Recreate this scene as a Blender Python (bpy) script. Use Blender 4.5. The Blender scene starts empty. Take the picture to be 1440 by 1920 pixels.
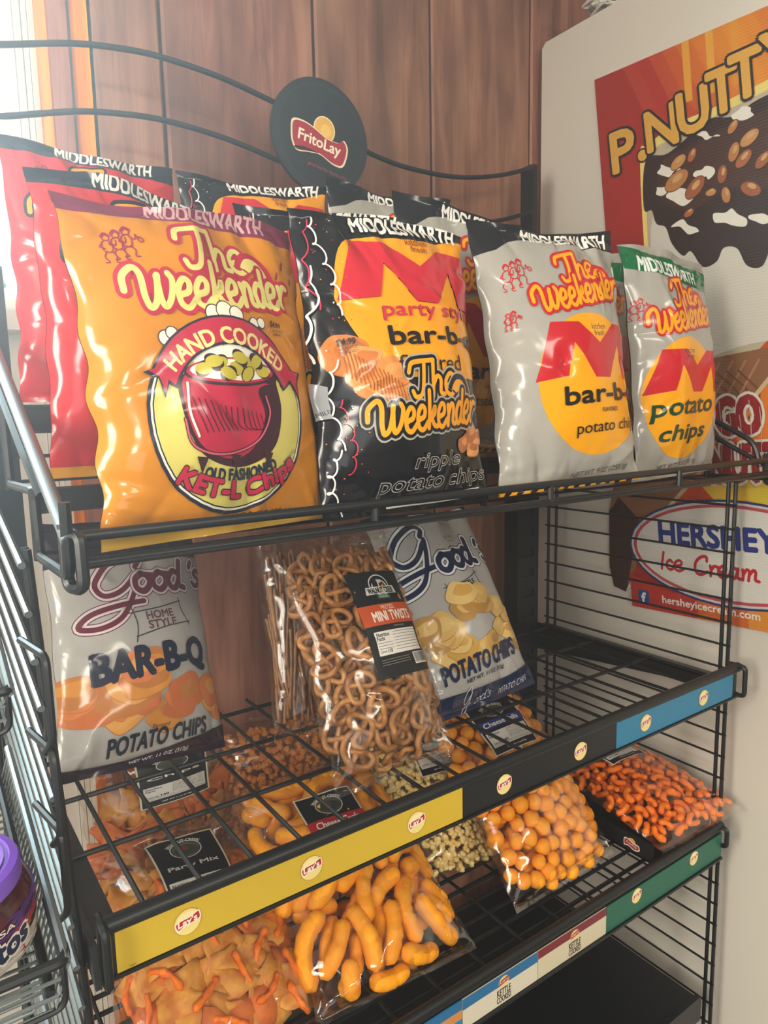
import bpy, math, random
import numpy as np
from mathutils import Matrix, Vector, Euler
from mathutils.geometry import tessellate_polygon

scene = bpy.context.scene
COL = scene.collection
R = math.radians
Z0 = 1.5                                   # camera height above the floor

# ------------------------------------------------------------------ camera
cam_data = bpy.data.cameras.new('camera')
cam = bpy.data.objects.new('camera', cam_data)
COL.objects.link(cam)
cam_data.sensor_fit = 'HORIZONTAL'
cam_data.sensor_width = 36.0
cam_data.lens = 33.275
cam_data.clip_start = 0.02
cam.matrix_world = Matrix(((0.81805247, 0.09586552, -0.56709783, 0),
                           (-0.57479088, 0.10174388, -0.81195051, 0),
                           (-0.02013933, 0.99018078, 0.13833446, Z0),
                           (0, 0, 0, 1)))
scene.camera = cam

# ------------------------------------------------------------------ world, lamps, exposure
scene.view_settings.view_transform = 'Standard'
scene.view_settings.look = 'None'
scene.view_settings.gamma = 1.0
scene.view_settings.use_curve_mapping = False
scene.view_settings.exposure = 0.14
world = bpy.data.worlds.new('sky')
scene.world = world
world.use_nodes = True
_bg = world.node_tree.nodes['Background']
_bg.inputs[0].default_value = (0.86, 0.95, 1.0, 1)
_bg.inputs[1].default_value = 1.7

def area(name, loc, target, sx, sy, power, color):
    d = bpy.data.lights.new(name, 'AREA')
    d.shape = 'RECTANGLE'; d.size = sx; d.size_y = sy
    d.energy = power; d.color = color
    o = bpy.data.objects.new(name, d); COL.objects.link(o)
    o.location = loc
    o.rotation_euler = (Vector(target) - Vector(loc)).to_track_quat('-Z', 'Y').to_euler()
    return o
# ceiling tubes of the shop, daylight through the window at the back and through the shop door
area('ceiling_lamp', (-0.6, -2.35, 2.46), (0.5, 0.75, 0.9), 0.4, 1.2, 62, (1.0, 0.93, 0.80))
area('ceiling_lamp', (0.9, -1.9, 2.46), (0.8, 0.7, 0.8), 1.3, 0.3, 30, (1.0, 0.92, 0.78))
area('window_daylight', (-0.42, 1.85, 2.05), (0.25, 0.95, 1.6), 1.0, 1.0, 72, (0.78, 0.89, 1.0))
area('door_daylight', (-1.52, -0.1, 1.85), (1.25, 0.85, 1.75), 0.5, 1.1, 66, (1.0, 0.94, 0.81))
area('front_fill', (-0.2, -2.6, 1.1), (0.6, 0.8, 0.9), 2.2, 1.4, 22, (0.97, 0.98, 1.0))  # unseen fill added to brighten the front faces and the lower shelf

try:
    scene.cycles.transparent_max_bounces = 24
    scene.cycles.max_bounces = 6
    scene.cycles.diffuse_bounces = 3
    scene.cycles.glossy_bounces = 3
    scene.cycles.caustics_reflective = False
    scene.cycles.caustics_refractive = False
    scene.cycles.use_denoising = True
    scene.cycles.sample_clamp_indirect = 4.0
except Exception:
    pass

# ------------------------------------------------------------------ materials
def lin(h):
    if isinstance(h, (tuple, list)):
        return tuple(h)
    h = h.lstrip('#')
    out = []
    for i in (0, 2, 4):
        c = int(h[i:i + 2], 16) / 255
        out.append(c / 12.92 if c <= 0.04045 else ((c + 0.055) / 1.055) ** 2.4)
    return tuple(out)

MATS = {}
def crinkle_bump(nt, k):
    """crumpled plastic film: ridged noise at two sizes"""
    tc = nt.nodes.new('ShaderNodeTexCoord')
    out = None
    for sc, st, di in ((11, .75 * k, .0045), (34, .5 * k, .0016)):
        n = nt.nodes.new('ShaderNodeTexNoise'); n.noise_type = 'RIDGED_MULTIFRACTAL'
        n.inputs['Scale'].default_value = sc; n.inputs['Detail'].default_value = 1.5; n.inputs['Distortion'].default_value = .6
        bp = nt.nodes.new('ShaderNodeBump'); bp.inputs['Strength'].default_value = st; bp.inputs['Distance'].default_value = di
        nt.links.new(tc.outputs['Object'], n.inputs['Vector']); nt.links.new(n.outputs['Fac'], bp.inputs['Height'])
        if out is not None: nt.links.new(out, bp.inputs['Normal'])
        out = bp.outputs['Normal']
    return out
def mat(name, color, rough=0.5, metal=0.0, spec=0.5, bump=None, noise=None, trans=0.0, sss=0.0, coat=0.0, crinkle=None):
    """bump=(scale, strength, distance); noise=(scale, darker colour, amount)."""
    if name in MATS:
        return MATS[name]
    m = bpy.data.materials.new(name); m.use_nodes = True
    nt = m.node_tree; b = nt.nodes['Principled BSDF']
    b.inputs['Base Color'].default_value = lin(color) + (1,)
    b.inputs['Roughness'].default_value = rough
    b.inputs['Metallic'].default_value = metal
    b.inputs['Specular IOR Level'].default_value = spec
    if trans: b.inputs['Transmission Weight'].default_value = trans
    if coat:
        b.inputs['Coat Weight'].default_value = coat
        b.inputs['Coat Roughness'].default_value = 0.08
    if sss:
        b.inputs['Subsurface Weight'].default_value = sss
        b.inputs['Subsurface Radius'].default_value = (0.006, 0.003, 0.001)
        b.inputs['Subsurface Scale'].default_value = 1.0
    tc = None
    if bump or noise:
        tc = nt.nodes.new('ShaderNodeTexCoord')
    if bump:
        n = nt.nodes.new('ShaderNodeTexNoise'); n.inputs['Scale'].default_value = bump[0]; n.inputs['Detail'].default_value = 4
        bp = nt.nodes.new('ShaderNodeBump'); bp.inputs['Strength'].default_value = bump[1]; bp.inputs['Distance'].default_value = bump[2]
        nt.links.new(tc.outputs['Object'], n.inputs['Vector'])
        nt.links.new(n.outputs['Fac'], bp.inputs['Height'])
        nt.links.new(bp.outputs['Normal'], b.inputs['Normal'])
    if crinkle:
        b.inputs['Normal'].default_value = (0, 0, 0)
        nt.links.new(crinkle_bump(nt, crinkle), b.inputs['Normal'])
    if noise:
        n = nt.nodes.new('ShaderNodeTexNoise'); n.inputs['Scale'].default_value = noise[0]; n.inputs['Detail'].default_value = 5
        oi = nt.nodes.new('ShaderNodeObjectInfo')
        ad = nt.nodes.new('ShaderNodeVectorMath'); ad.operation = 'ADD'
        nt.links.new(tc.outputs['Object'], ad.inputs[0]); nt.links.new(oi.outputs['Random'], ad.inputs[1])
        rp = nt.nodes.new('ShaderNodeValToRGB')
        rp.color_ramp.elements[0].position = 0.35; rp.color_ramp.elements[1].position = 0.65
        rp.color_ramp.elements[0].color = lin(noise[1]) + (1,)
        rp.color_ramp.elements[1].color = lin(color) + (1,)
        nt.links.new(ad.outputs[0], n.inputs['Vector'])
        nt.links.new(n.outputs['Fac'], rp.inputs['Fac'])
        nt.links.new(rp.outputs['Color'], b.inputs['Base Color'])
    MATS[name] = m
    return m

def ink(color):
    """printed plastic film of one flat colour"""
    return mat('print_' + str(color).strip('#'), color, rough=0.15, spec=0.45, crinkle=1.0)

def paper(color):
    return mat('paper_' + str(color).strip('#'), color, rough=0.42, spec=0.4)

def film_material(name, tint, lo, hi, crinkle=0.0):
    m = bpy.data.materials.new(name); m.use_nodes = True
    nt = m.node_tree; nt.nodes.clear()
    out = nt.nodes.new('ShaderNodeOutputMaterial')
    mix = nt.nodes.new('ShaderNodeMixShader')
    tr = nt.nodes.new('ShaderNodeBsdfTransparent'); tr.inputs[0].default_value = lin(tint) + (1,)
    gl = nt.nodes.new('ShaderNodeBsdfGlossy'); gl.inputs['Color'].default_value = (1, 1, 1, 1); gl.inputs['Roughness'].default_value = 0.09
    lw = nt.nodes.new('ShaderNodeLayerWeight'); lw.inputs['Blend'].default_value = 0.35
    if crinkle:
        nrm = crinkle_bump(nt, crinkle); nt.links.new(nrm, gl.inputs['Normal']); nt.links.new(nrm, lw.inputs['Normal'])
    mr = nt.nodes.new('ShaderNodeMapRange'); mr.inputs['To Min'].default_value = lo; mr.inputs['To Max'].default_value = hi
    nt.links.new(lw.outputs['Facing'], mr.inputs['Value'])
    nt.links.new(mr.outputs[0], mix.inputs['Fac'])
    nt.links.new(tr.outputs[0], mix.inputs[1]); nt.links.new(gl.outputs[0], mix.inputs[2])
    nt.links.new(mix.outputs[0], out.inputs['Surface'])
    return m

BLACK = mat('black_wire_coating', '#15181b', rough=0.38, spec=0.5, bump=(900, 0.15, 0.0005))
STEEL = mat('galvanised_wire', '#8f999c', rough=0.36, metal=0.75)
FILM = film_material('clear_film', '#fbf9f6', 0.03, 0.42, 1.2)

# ------------------------------------------------------------------ mesh helpers
def mk(name, verts, faces, mats, parent=None, fmat=None, smooth=True, normals=None, root=None):
    me = bpy.data.meshes.new(name)
    v = np.asarray(verts, dtype=float)
    off = Vector((0, 0, 0))
    if parent is not None:
        off = parent.matrix_basis.translation.copy()
        p = parent.parent
        while p is not None:
            off = off + p.matrix_basis.translation
            p = p.parent
    if root is not None:
        off = Vector(root)
    v = v - np.array(off)
    if isinstance(faces, np.ndarray):
        faces = faces.tolist()
    me.from_pydata(v.tolist(), [], faces)
    for m in (mats if isinstance(mats, (list, tuple)) else [mats]):
        me.materials.append(m)
    if fmat is not None:
        me.polygons.foreach_set('material_index', np.asarray(fmat, dtype=np.int32))
    if smooth:
        me.polygons.foreach_set('use_smooth', np.ones(len(me.polygons), dtype=bool))
    me.update()
    if normals is not None:
        me.normals_split_custom_set_from_vertices(np.asarray(normals, dtype=float).tolist())
    elif smooth == 'auto':
        me.set_sharp_from_angle(angle=R(38))
    o = bpy.data.objects.new(name, me); COL.objects.link(o)
    if parent is not None:
        o.parent = parent
    else:
        o.location = off
    return o

class MB:
    def __init__(s): s.v = []; s.f = []; s.m = []
    def add(s, verts, faces, mi=0):
        k = len(s.v)
        s.v.extend([tuple(p) for p in verts]); s.f.extend([tuple(i + k for i in f) for f in faces]); s.m.extend([mi] * len(faces))
        return s
    def box(s, lo, hi, mi=0):
        x0, y0, z0 = lo; x1, y1, z1 = hi
        return s.add([(x0, y0, z0), (x1, y0, z0), (x1, y1, z0), (x0, y1, z0), (x0, y0, z1), (x1, y0, z1), (x1, y1, z1), (x0, y1, z1)],
                     [(0, 3, 2, 1), (4, 5, 6, 7), (0, 1, 5, 4), (1, 2, 6, 5), (2, 3, 7, 6), (3, 0, 4, 7)], mi)
    def prism(s, poly, axis, a0, a1, mi=0):
        """poly: 2D points; axis 'x': points are (y,z); 'y': (x,z); 'z': (x,y)"""
        n = len(poly)
        def P(p, a):
            return {'x': (a, p[0], p[1]), 'y': (p[0], a, p[1]), 'z': (p[0], p[1], a)}[axis]
        v = [P(p, a0) for p in poly] + [P(p, a1) for p in poly]
        f = [tuple(range(n)), tuple(range(2 * n - 1, n - 1, -1))] + [(i, i + n, (i + 1) % n + n, (i + 1) % n) for i in range(n)]
        return s.add(v, f, mi)
    def tube(s, pts, r, seg=8, closed=False, mi=0, cap=True):
        v, f = tube_mesh(pts, r, seg, closed, cap)
        return s.add(v, f, mi)
    def make(s, name, mats, parent=None, smooth='auto', root=None):
        return mk(name, s.v, s.f, mats, parent, s.m, smooth, None, root)

def tube_mesh(pts, r, seg=8, closed=False, cap=True):
    P = [Vector(p) for p in pts]; n = len(P)
    rr = r if isinstance(r, (list, tuple, np.ndarray)) else [r] * n
    T = []
    for i in range(n):
        a = P[(i - 1) % n] if (closed or i > 0) else P[i]
        b = P[(i + 1) % n] if (closed or i < n - 1) else P[i]
        T.append((b - a).normalized())
    up = Vector((0, 0, 1)) if abs(T[0].z) < 0.9 else Vector((0, 1, 0))
    N = (up - T[0] * up.dot(T[0])).normalized()
    v = []; f = []
    for i in range(n):
        N = (N - T[i] * N.dot(T[i])).normalized()
        B = T[i].cross(N)
        for k in range(seg):
            a = 2 * math.pi * k / seg
            v.append(tuple(P[i] + (N * math.cos(a) + B * math.sin(a)) * rr[i]))
    for i in range(n if closed else n - 1):
        j = (i + 1) % n
        for k in range(seg):
            f.append((i * seg + k, i * seg + (k + 1) % seg, j * seg + (k + 1) % seg, j * seg + k))
    if cap and not closed:
        f.append(tuple(range(seg - 1, -1, -1))); f.append(tuple((n - 1) * seg + k for k in range(seg)))
    return v, f

def fillet(pts, rad, n=5, closed=False):
    P = [Vector(p) for p in pts]; out = []
    N = len(P)
    for i in range(N):
        if not closed and i in (0, N - 1):
            out.append(P[i]); continue
        a, b, c = P[i - 1], P[i], P[(i + 1) % N]
        d = min(rad, (a - b).length * 0.48, (c - b).length * 0.48)
        p, q = b + (a - b).normalized() * d, b + (c - b).normalized() * d
        for k in range(n + 1):
            t = k / n
            out.append(p * (1 - t) ** 2 + b * 2 * t * (1 - t) + q * t * t)
    return out

def spline(pts, n=8, closed=False):
    P = [np.array(p, float) for p in pts]; N = len(P); out = []
    for i in range(N if closed else N - 1):
        p1, p2 = P[i], P[(i + 1) % N]
        p0 = P[i - 1] if (closed or i > 0) else 2 * p1 - p2
        p3 = P[(i + 2) % N] if (closed or i < N - 2) else 2 * p2 - p1
        for k in range(n):
            t = k / n
            out.append(0.5 * (2 * p1 + (p2 - p0) * t + (2 * p0 - 5 * p1 + 4 * p2 - p3) * t * t + (3 * p1 - p0 - 3 * p2 + p3) * t ** 3))
    if not closed: out.append(P[-1])
    return out

def tag(o, label, cat, group=None, kind=None):
    o['label'] = label; o['category'] = cat
    if group: o['group'] = group
    if kind: o['kind'] = kind
    return o
def thing(name, label, cat, loc, group=None):
    o = bpy.data.objects.new(name, None); o.empty_display_size = 0.05
    COL.objects.link(o); o.location = loc
    return tag(o, label, cat, group)
def structure(o, label=None):
    o['kind'] = 'structure'
    if label: o['label'] = label
    return o
def plabel(o, t):
    o['label'] = t; return o

# ------------------------------------------------------------------ printed artwork, as flat meshes in centimetres
_TXT = {}
def text_tris(s):
    key = s
    if key in _TXT: return _TXT[key]
    cu = bpy.data.curves.new('lettering', 'FONT'); cu.body = s; cu.resolution_u = 3; cu.fill_mode = 'FRONT'
    o = bpy.data.objects.new('lettering', cu); COL.objects.link(o)
    dg = bpy.context.evaluated_depsgraph_get()
    ev = o.evaluated_get(dg); me = ev.to_mesh()
    me.calc_loop_triangles()
    co = np.array([tuple(v.co)[:2] for v in me.vertices], float).reshape(-1, 2)
    tr = np.array([tuple(t.vertices) for t in me.loop_triangles], int).reshape(-1, 3)
    out = co[tr] if len(tr) else np.zeros((0, 3, 2))
    ev.to_mesh_clear(); bpy.data.objects.remove(o); bpy.data.curves.remove(cu)
    _TXT[key] = out
    return out

def subdiv(t, mx):
    for _ in range(5):
        e = np.stack([np.linalg.norm(t[:, i] - t[:, (i + 1) % 3], axis=1) for i in range(3)], 1)
        m = e.max(1) > mx
        if not m.any(): break
        a = t[m]; k = e[m].argmax(1); ix = np.arange(len(a))
        p, q, r = a[ix, k], a[ix, (k + 1) % 3], a[ix, (k + 2) % 3]; mid = (p + q) / 2
        t = np.concatenate([t[~m], np.stack([p, mid, r], 1), np.stack([mid, q, r], 1)])
    return t

GLYPH = {
 'T': (1.1, [[(-.15, 1.35), (-.02, 1.75), (.4, 1.85), (1.3, 1.85)], [(.75, 1.8), (.66, .9), (.48, .15), (.12, .05), (-.02, .35)]]),
 'h': (.86, [[(.18, 1.75), (.12, .9), (.06, 0)], [(.1, .55), (.36, .98), (.58, .8), (.56, .15), (.8, .02)]]),
 'e': (.84, [[(.14, .46), (.5, .58), (.56, .92), (.32, 1.06), (.04, .7), (.08, .16), (.42, -.04), (.82, .3)]]),
 'W': (1.72, [[(-.5, .75), (-.45, 1.3), (0, 1.6), (.25, 1.3), (.28, .5), (.45, .05), (.75, .3), (.95, 1.25)], [(.9, 1.2), (.93, .4), (1.1, .05), (1.38, .35), (1.55, 1.0), (1.42, 1.3)]]),
 'k': (.82, [[(.18, 1.75), (.12, .9), (.05, 0)], [(.12, .45), (.4, .72), (.55, .98), (.5, .62), (.2, .5)], [(.25, .48), (.5, .1), (.78, .02)]]),
 'n': (.84, [[(.06, .95), (.12, .5), (.1, 0)], [(.12, .5), (.36, .98), (.58, .8), (.56, .15), (.8, .02)]]),
 'd': (.86, [[(.52, .88), (.28, 1.0), (.04, .6), (.14, .1), (.38, .05), (.55, .45)], [(.66, 1.6), (.6, .9), (.58, .2), (.84, .02)]]),
 'r': (.66, [[(.06, .95), (.14, .5), (.12, 0)], [(.14, .55), (.36, .95), (.62, .9)]]),
 'o': (.74, [[(.35, 1.0), (.08, .7), (.1, .2), (.38, 0), (.64, .35), (.58, .8), (.35, 1.0)], [(.5, .9), (.78, .85)]]),
 's': (.58, [[(.5, .88), (.28, 1.0), (.14, .76), (.42, .42), (.4, .1), (.18, 0), (.0, .2)]]),
 "'": (.22, [[(.14, 1.5), (.06, 1.2)]]),
 'G': (1.3, [[(1.05, 1.9), (1.2, 2.35), (.85, 2.5), (.25, 1.9), (-.05, 1.0), (.2, .45), (.65, .7), (1.1, 1.6)], [(1.15, 1.75), (1.0, .6), (.7, -.5), (.2, -1.0), (-.3, -.95), (-.1, -.4), (.6, 0), (1.3, .25)]]),
 'L': (.8, [[(.45, 1.8), (.3, .9), (.12, .08), (.5, .05), (.85, .2)]]),
 'a': (.84, [[(.54, .85), (.28, 1.0), (.04, .6), (.14, .1), (.36, .05), (.54, .5)], [(.58, .98), (.55, .2), (.8, .02)]]),
 'y': (.8, [[(.06, .95), (.1, .3), (.34, .1), (.56, .6)], [(.66, .98), (.52, -.1), (.25, -.55), (-.05, -.4)]]),
 'I': (.5, [[(.28, 1.75), (.2, .9), (.15, 0)]]),
 'c': (.66, [[(.5, .8), (.3, 1.0), (.06, .65), (.1, .18), (.36, 0), (.64, .22)]]),
 'C': (1.15, [[(.95, 1.35), (.9, 1.75), (.5, 1.7), (.1, 1.1), (.12, .3), (.5, 0), (1.05, .35)]]),
 'm': (1.3, [[(.06, .95), (.12, .5), (.1, 0)], [(.12, .5), (.34, .98), (.52, .8), (.5, 0)], [(.52, .5), (.78, .98), (.96, .8), (.96, .15), (1.22, .02)]]),
 ' ': (.45, []),
}

class Art:
    """layers of flat coloured triangles on a W x H rectangle; u runs 0..1 across, v 0..1 downwards; sizes in cm"""
    def __init__(s, W, H): s.W = W * 100; s.H = H * 100; s.L = []; s.layer = 0.0; s.id = 0
    def p(s, u, v): return np.array([u * s.W, (1 - v) * s.H])
    def _add(s, t, col, same=False):
        t = np.asarray(t, float).reshape(-1, 3, 2)
        s.layer = s.layer + .1 if same else math.floor(s.layer) + 1.0
        s.id += 1
        if len(t):
            a = (t[:, 1] - t[:, 0]); b = (t[:, 2] - t[:, 0])
            ar = a[:, 0] * b[:, 1] - a[:, 1] * b[:, 0]
            t = t.copy(); neg = ar < 0; t[neg] = t[neg][:, ::-1]
            t = t[np.abs(ar) > 1e-7]
            s.L.append((t, col, s.layer, s.id))
        return s
    def polycm(s, pts, col, holes=(), same=False):
        loops = [[Vector((p[0], p[1], 0)) for p in pts]] + [[Vector((p[0], p[1], 0)) for p in h] for h in holes]
        flat = [p for l in loops for p in l]
        tri = tessellate_polygon(loops)
        return s._add([[tuple(flat[i])[:2] for i in t] for t in tri], col, same)
    def poly(s, uv, col, smooth=0, holes=(), same=False):
        P = [s.p(*q) for q in uv]
        if smooth: P = spline(P, smooth, True)
        return s.polycm(P, col, [[s.p(*q) for q in h] for h in holes], same)
    def rect(s, u0, v0, u1, v1, col): return s.poly([(u0, v0), (u1, v0), (u1, v1), (u0, v1)], col)
    def ell(s, u, v, rx, ry, col, rot=0, n=40, a0=0, a1=360, same=False):
        c = s.p(u, v); cr, sr = math.cos(R(rot)), math.sin(R(rot)); P = []
        for k in range(n if a1 - a0 >= 360 else n + 1):
            a = R(a0 + (a1 - a0) * k / n); x, y = rx * math.cos(a), ry * math.sin(a)
            P.append((c[0] + x * cr - y * sr, c[1] + x * sr + y * cr))
        return s.polycm(P, col, same=same)
    def strokecm(s, P, w, col, closed=False, same=False, taper=False):
        P = [np.array(q, float) for q in P]; n = len(P); T = []
        for i in range(n):
            a = P[(i - 1) % n] if (closed or i > 0) else P[i]; b = P[(i + 1) % n] if (closed or i < n - 1) else P[i]
            d = b - a; T.append(d / (np.linalg.norm(d) + 1e-9))
        L = []; Rr = []
        for i in range(n):
            k = w / 2 * (1 if not taper else 0.35 + 0.65 * math.sin(math.pi * min(1, (i + .5) / n)))
            nn = np.array([-T[i][1], T[i][0]]) * k; L.append(P[i] + nn); Rr.append(P[i] - nn)
        t = [[], [], []]
        for i in range(n if closed else n - 1):
            j = (i + 1) % n; t[i % 2] += [[L[i], Rr[i], Rr[j]], [L[i], Rr[j], L[j]]]
        if not closed and not taper:
            for c in (P[0], P[-1]):
                for k in range(10):
                    a, b = 2 * math.pi * k / 10, 2 * math.pi * (k + 1) / 10
                    t[2].append([c, c + w / 2 * np.array([math.cos(a), math.sin(a)]), c + w / 2 * np.array([math.cos(b), math.sin(b)])])
        for k, q in enumerate(t):
            if q: s._add(q, col, same or k > 0)
        return s
    def stroke(s, uv, w, col, smooth=6, closed=False, same=False, taper=False):
        P = [s.p(*q) for q in uv]
        if smooth: P = spline(P, smooth, closed)
        return s.strokecm(P, w, col, closed, same, taper)
    def text(s, txt, u, v, w, h, col, rot=0, shear=0, bold=0.0, arc=0, outline=None, same=False):
        """fits the line of lettering in w x h cm about (u,v); arc = radius of a circle it bends along"""
        t = text_tris(txt)
        if not len(t): return s
        lo, hi = t.reshape(-1, 2).min(0), t.reshape(-1, 2).max(0)
        em = h / 0.72
        passes = ([((bold + outline[0]) * em, 12, outline[1])] if outline else []) + [(bold * em, 6, col)]
        for bo, nd, cc in passes:
            q0 = (t - (lo + hi) / 2) / (hi - lo) * np.array([w, h])
            offs = [(0, 0)] + [(bo * math.cos(6.2832 * k / nd + .3), bo * math.sin(6.2832 * k / nd + .3)) for k in range(nd)] if bo > 0 else [(0, 0)]
            first = True
            for ox, oy in offs:
                q = q0 + np.array([ox, oy])
                q = q + np.stack([q[..., 1] * shear, 0 * q[..., 1]], -1)
                if arc:
                    q = subdiv(q, max(0.25, w / 30)); th = q[..., 0] / arc
                    q = np.stack([(arc + q[..., 1]) * np.sin(th), (arc + q[..., 1]) * np.cos(th) - arc], -1)
                cr, sr = math.cos(R(rot)), math.sin(R(rot))
                q = np.stack([q[..., 0] * cr - q[..., 1] * sr, q[..., 0] * sr + q[..., 1] * cr], -1) + s.p(u, v)
                s._add(q, cc, same or not first); first = False
        return s
    def script(s, txt, u, v, w, h, col, lw=0.3, rot=0, shear=0.15, outlines=(), rise=0):
        """brush script from pen strokes, fitted to w cm; h = x-height in cm"""
        x = 0; paths = []
        for ch in txt:
            adv, st = GLYPH[ch]
            for q in st: paths.append([(x + a, b) for a, b in q])
            x += adv
        k = w / x; c = s.p(u, v); cr, sr = math.cos(R(rot)), math.sin(R(rot)); out = []
        for q in paths:
            P = []
            for a, b in q:
                X = (a - x / 2) * k + b * h * shear; Y = b * h + rise * (a / x - .5) ** 2
                P.append((c[0] + X * cr - Y * sr, c[1] + X * sr + Y * cr))
            out.append(spline(P, 6))
        for ow, oc in tuple(outlines) + ((0, col),):
            first = True
            for P in out:
                s.strokecm(P, lw * h + 2 * ow, oc, same=not first); first = False
        return s
    def cut(s):
        """(triangles n x 3 x 2, colour index, height in layers, colour list, drawing order)"""
        cols = []; T = []; C = []; Ly = []; Id = []
        for t, c, l, k in s.L:
            if c not in cols: cols.append(c)
            T.append(t); C.append(np.full(len(t), cols.index(c))); Ly.append(np.full(len(t), l)); Id.append(np.full(len(t), k))
        return np.concatenate(T), np.concatenate(C), np.concatenate(Ly), cols, np.concatenate(Id)

def clip_half(P, n, d):
    """clip padded convex polygons P (N,M,2) with n corners to d >= 0 (d per corner); returns padded polygons and counts"""
    N, M = d.shape
    idx = np.arange(M)[None, :]
    valid = idx < n[:, None]
    nx = np.where(idx + 1 < n[:, None], idx + 1, 0)
    dn = np.take_along_axis(d, nx, 1); Pn = np.take_along_axis(P, nx[..., None], 1)
    ins = d >= 0
    cross = valid & (ins != (dn >= 0))
    t = np.where(cross, d / np.where(cross, d - dn, 1), 0)
    X = P + (Pn - P) * t[..., None]
    out = np.empty((N, 2 * M, 2)); keep = np.empty((N, 2 * M), bool)
    out[:, 0::2] = P; out[:, 1::2] = X; keep[:, 0::2] = ins & valid; keep[:, 1::2] = cross
    o = np.argsort(~keep, axis=1, kind='stable')
    cnt = keep.sum(1); m = max(3, int(cnt.max()) if len(cnt) else 3)
    return np.take_along_axis(out, o[:, :m, None], 1), cnt

def slice_family(P, n, tag_, f, K):
    """cut polygons into the strips k <= f < k+1, k = 0..K-1"""
    idx = np.arange(P.shape[1])[None, :] < n[:, None]
    v = f(P)
    lo = np.floor(np.where(idx, v, 1e9).min(1) + 1e-9).astype(int); hi = np.ceil(np.where(idx, v, -1e9).max(1) - 1e-9).astype(int) - 1
    lo = np.clip(lo, 0, None); hi = np.clip(hi, None, K - 1)
    rep = np.clip(hi - lo + 1, 0, None)
    src = np.repeat(np.arange(len(P)), rep)
    k = np.arange(len(src)) - np.repeat(np.cumsum(rep) - rep, rep) + lo[src]
    P = P[src]; n = n[src]; tag_ = tag_[src]
    for sgn, off in ((1, 0), (-1, 1)):
        P, n = clip_half(P, n, sgn * (f(P) - (k + off)[:, None]))
        ok = n >= 3; P, n, tag_, k = P[ok], n[ok], tag_[ok], k[ok]
    return P, n, tag_, k

def poly_area(P, n):
    idx = np.arange(P.shape[1])[None, :]; val = idx < n[:, None]
    nx = np.where(idx + 1 < n[:, None], idx + 1, 0); Q = np.take_along_axis(P, nx[..., None], 1)
    return 0.5 * np.abs(np.where(val, P[..., 0] * Q[..., 1] - P[..., 1] * Q[..., 0], 0).sum(1))

def flat_print(name, art, frame, parent, thick=0.00004, material=paper, base=0.0002):
    """artwork on a flat surface: frame(u,v) -> (point, normal) with v downwards"""
    t, c, l, cols, _ = art.cut()
    uv = t / np.array([art.W, art.H])
    V = []
    for tri, ly in zip(uv, l):
        for (u, v) in tri:
            p, n = frame(u, v)
            V.append(p + n * (base + thick * ly))
    F = np.arange(len(V)).reshape(-1, 3)
    return mk(name, np.array(V), F, [material(x) for x in cols], parent, c, smooth=False)
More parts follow.
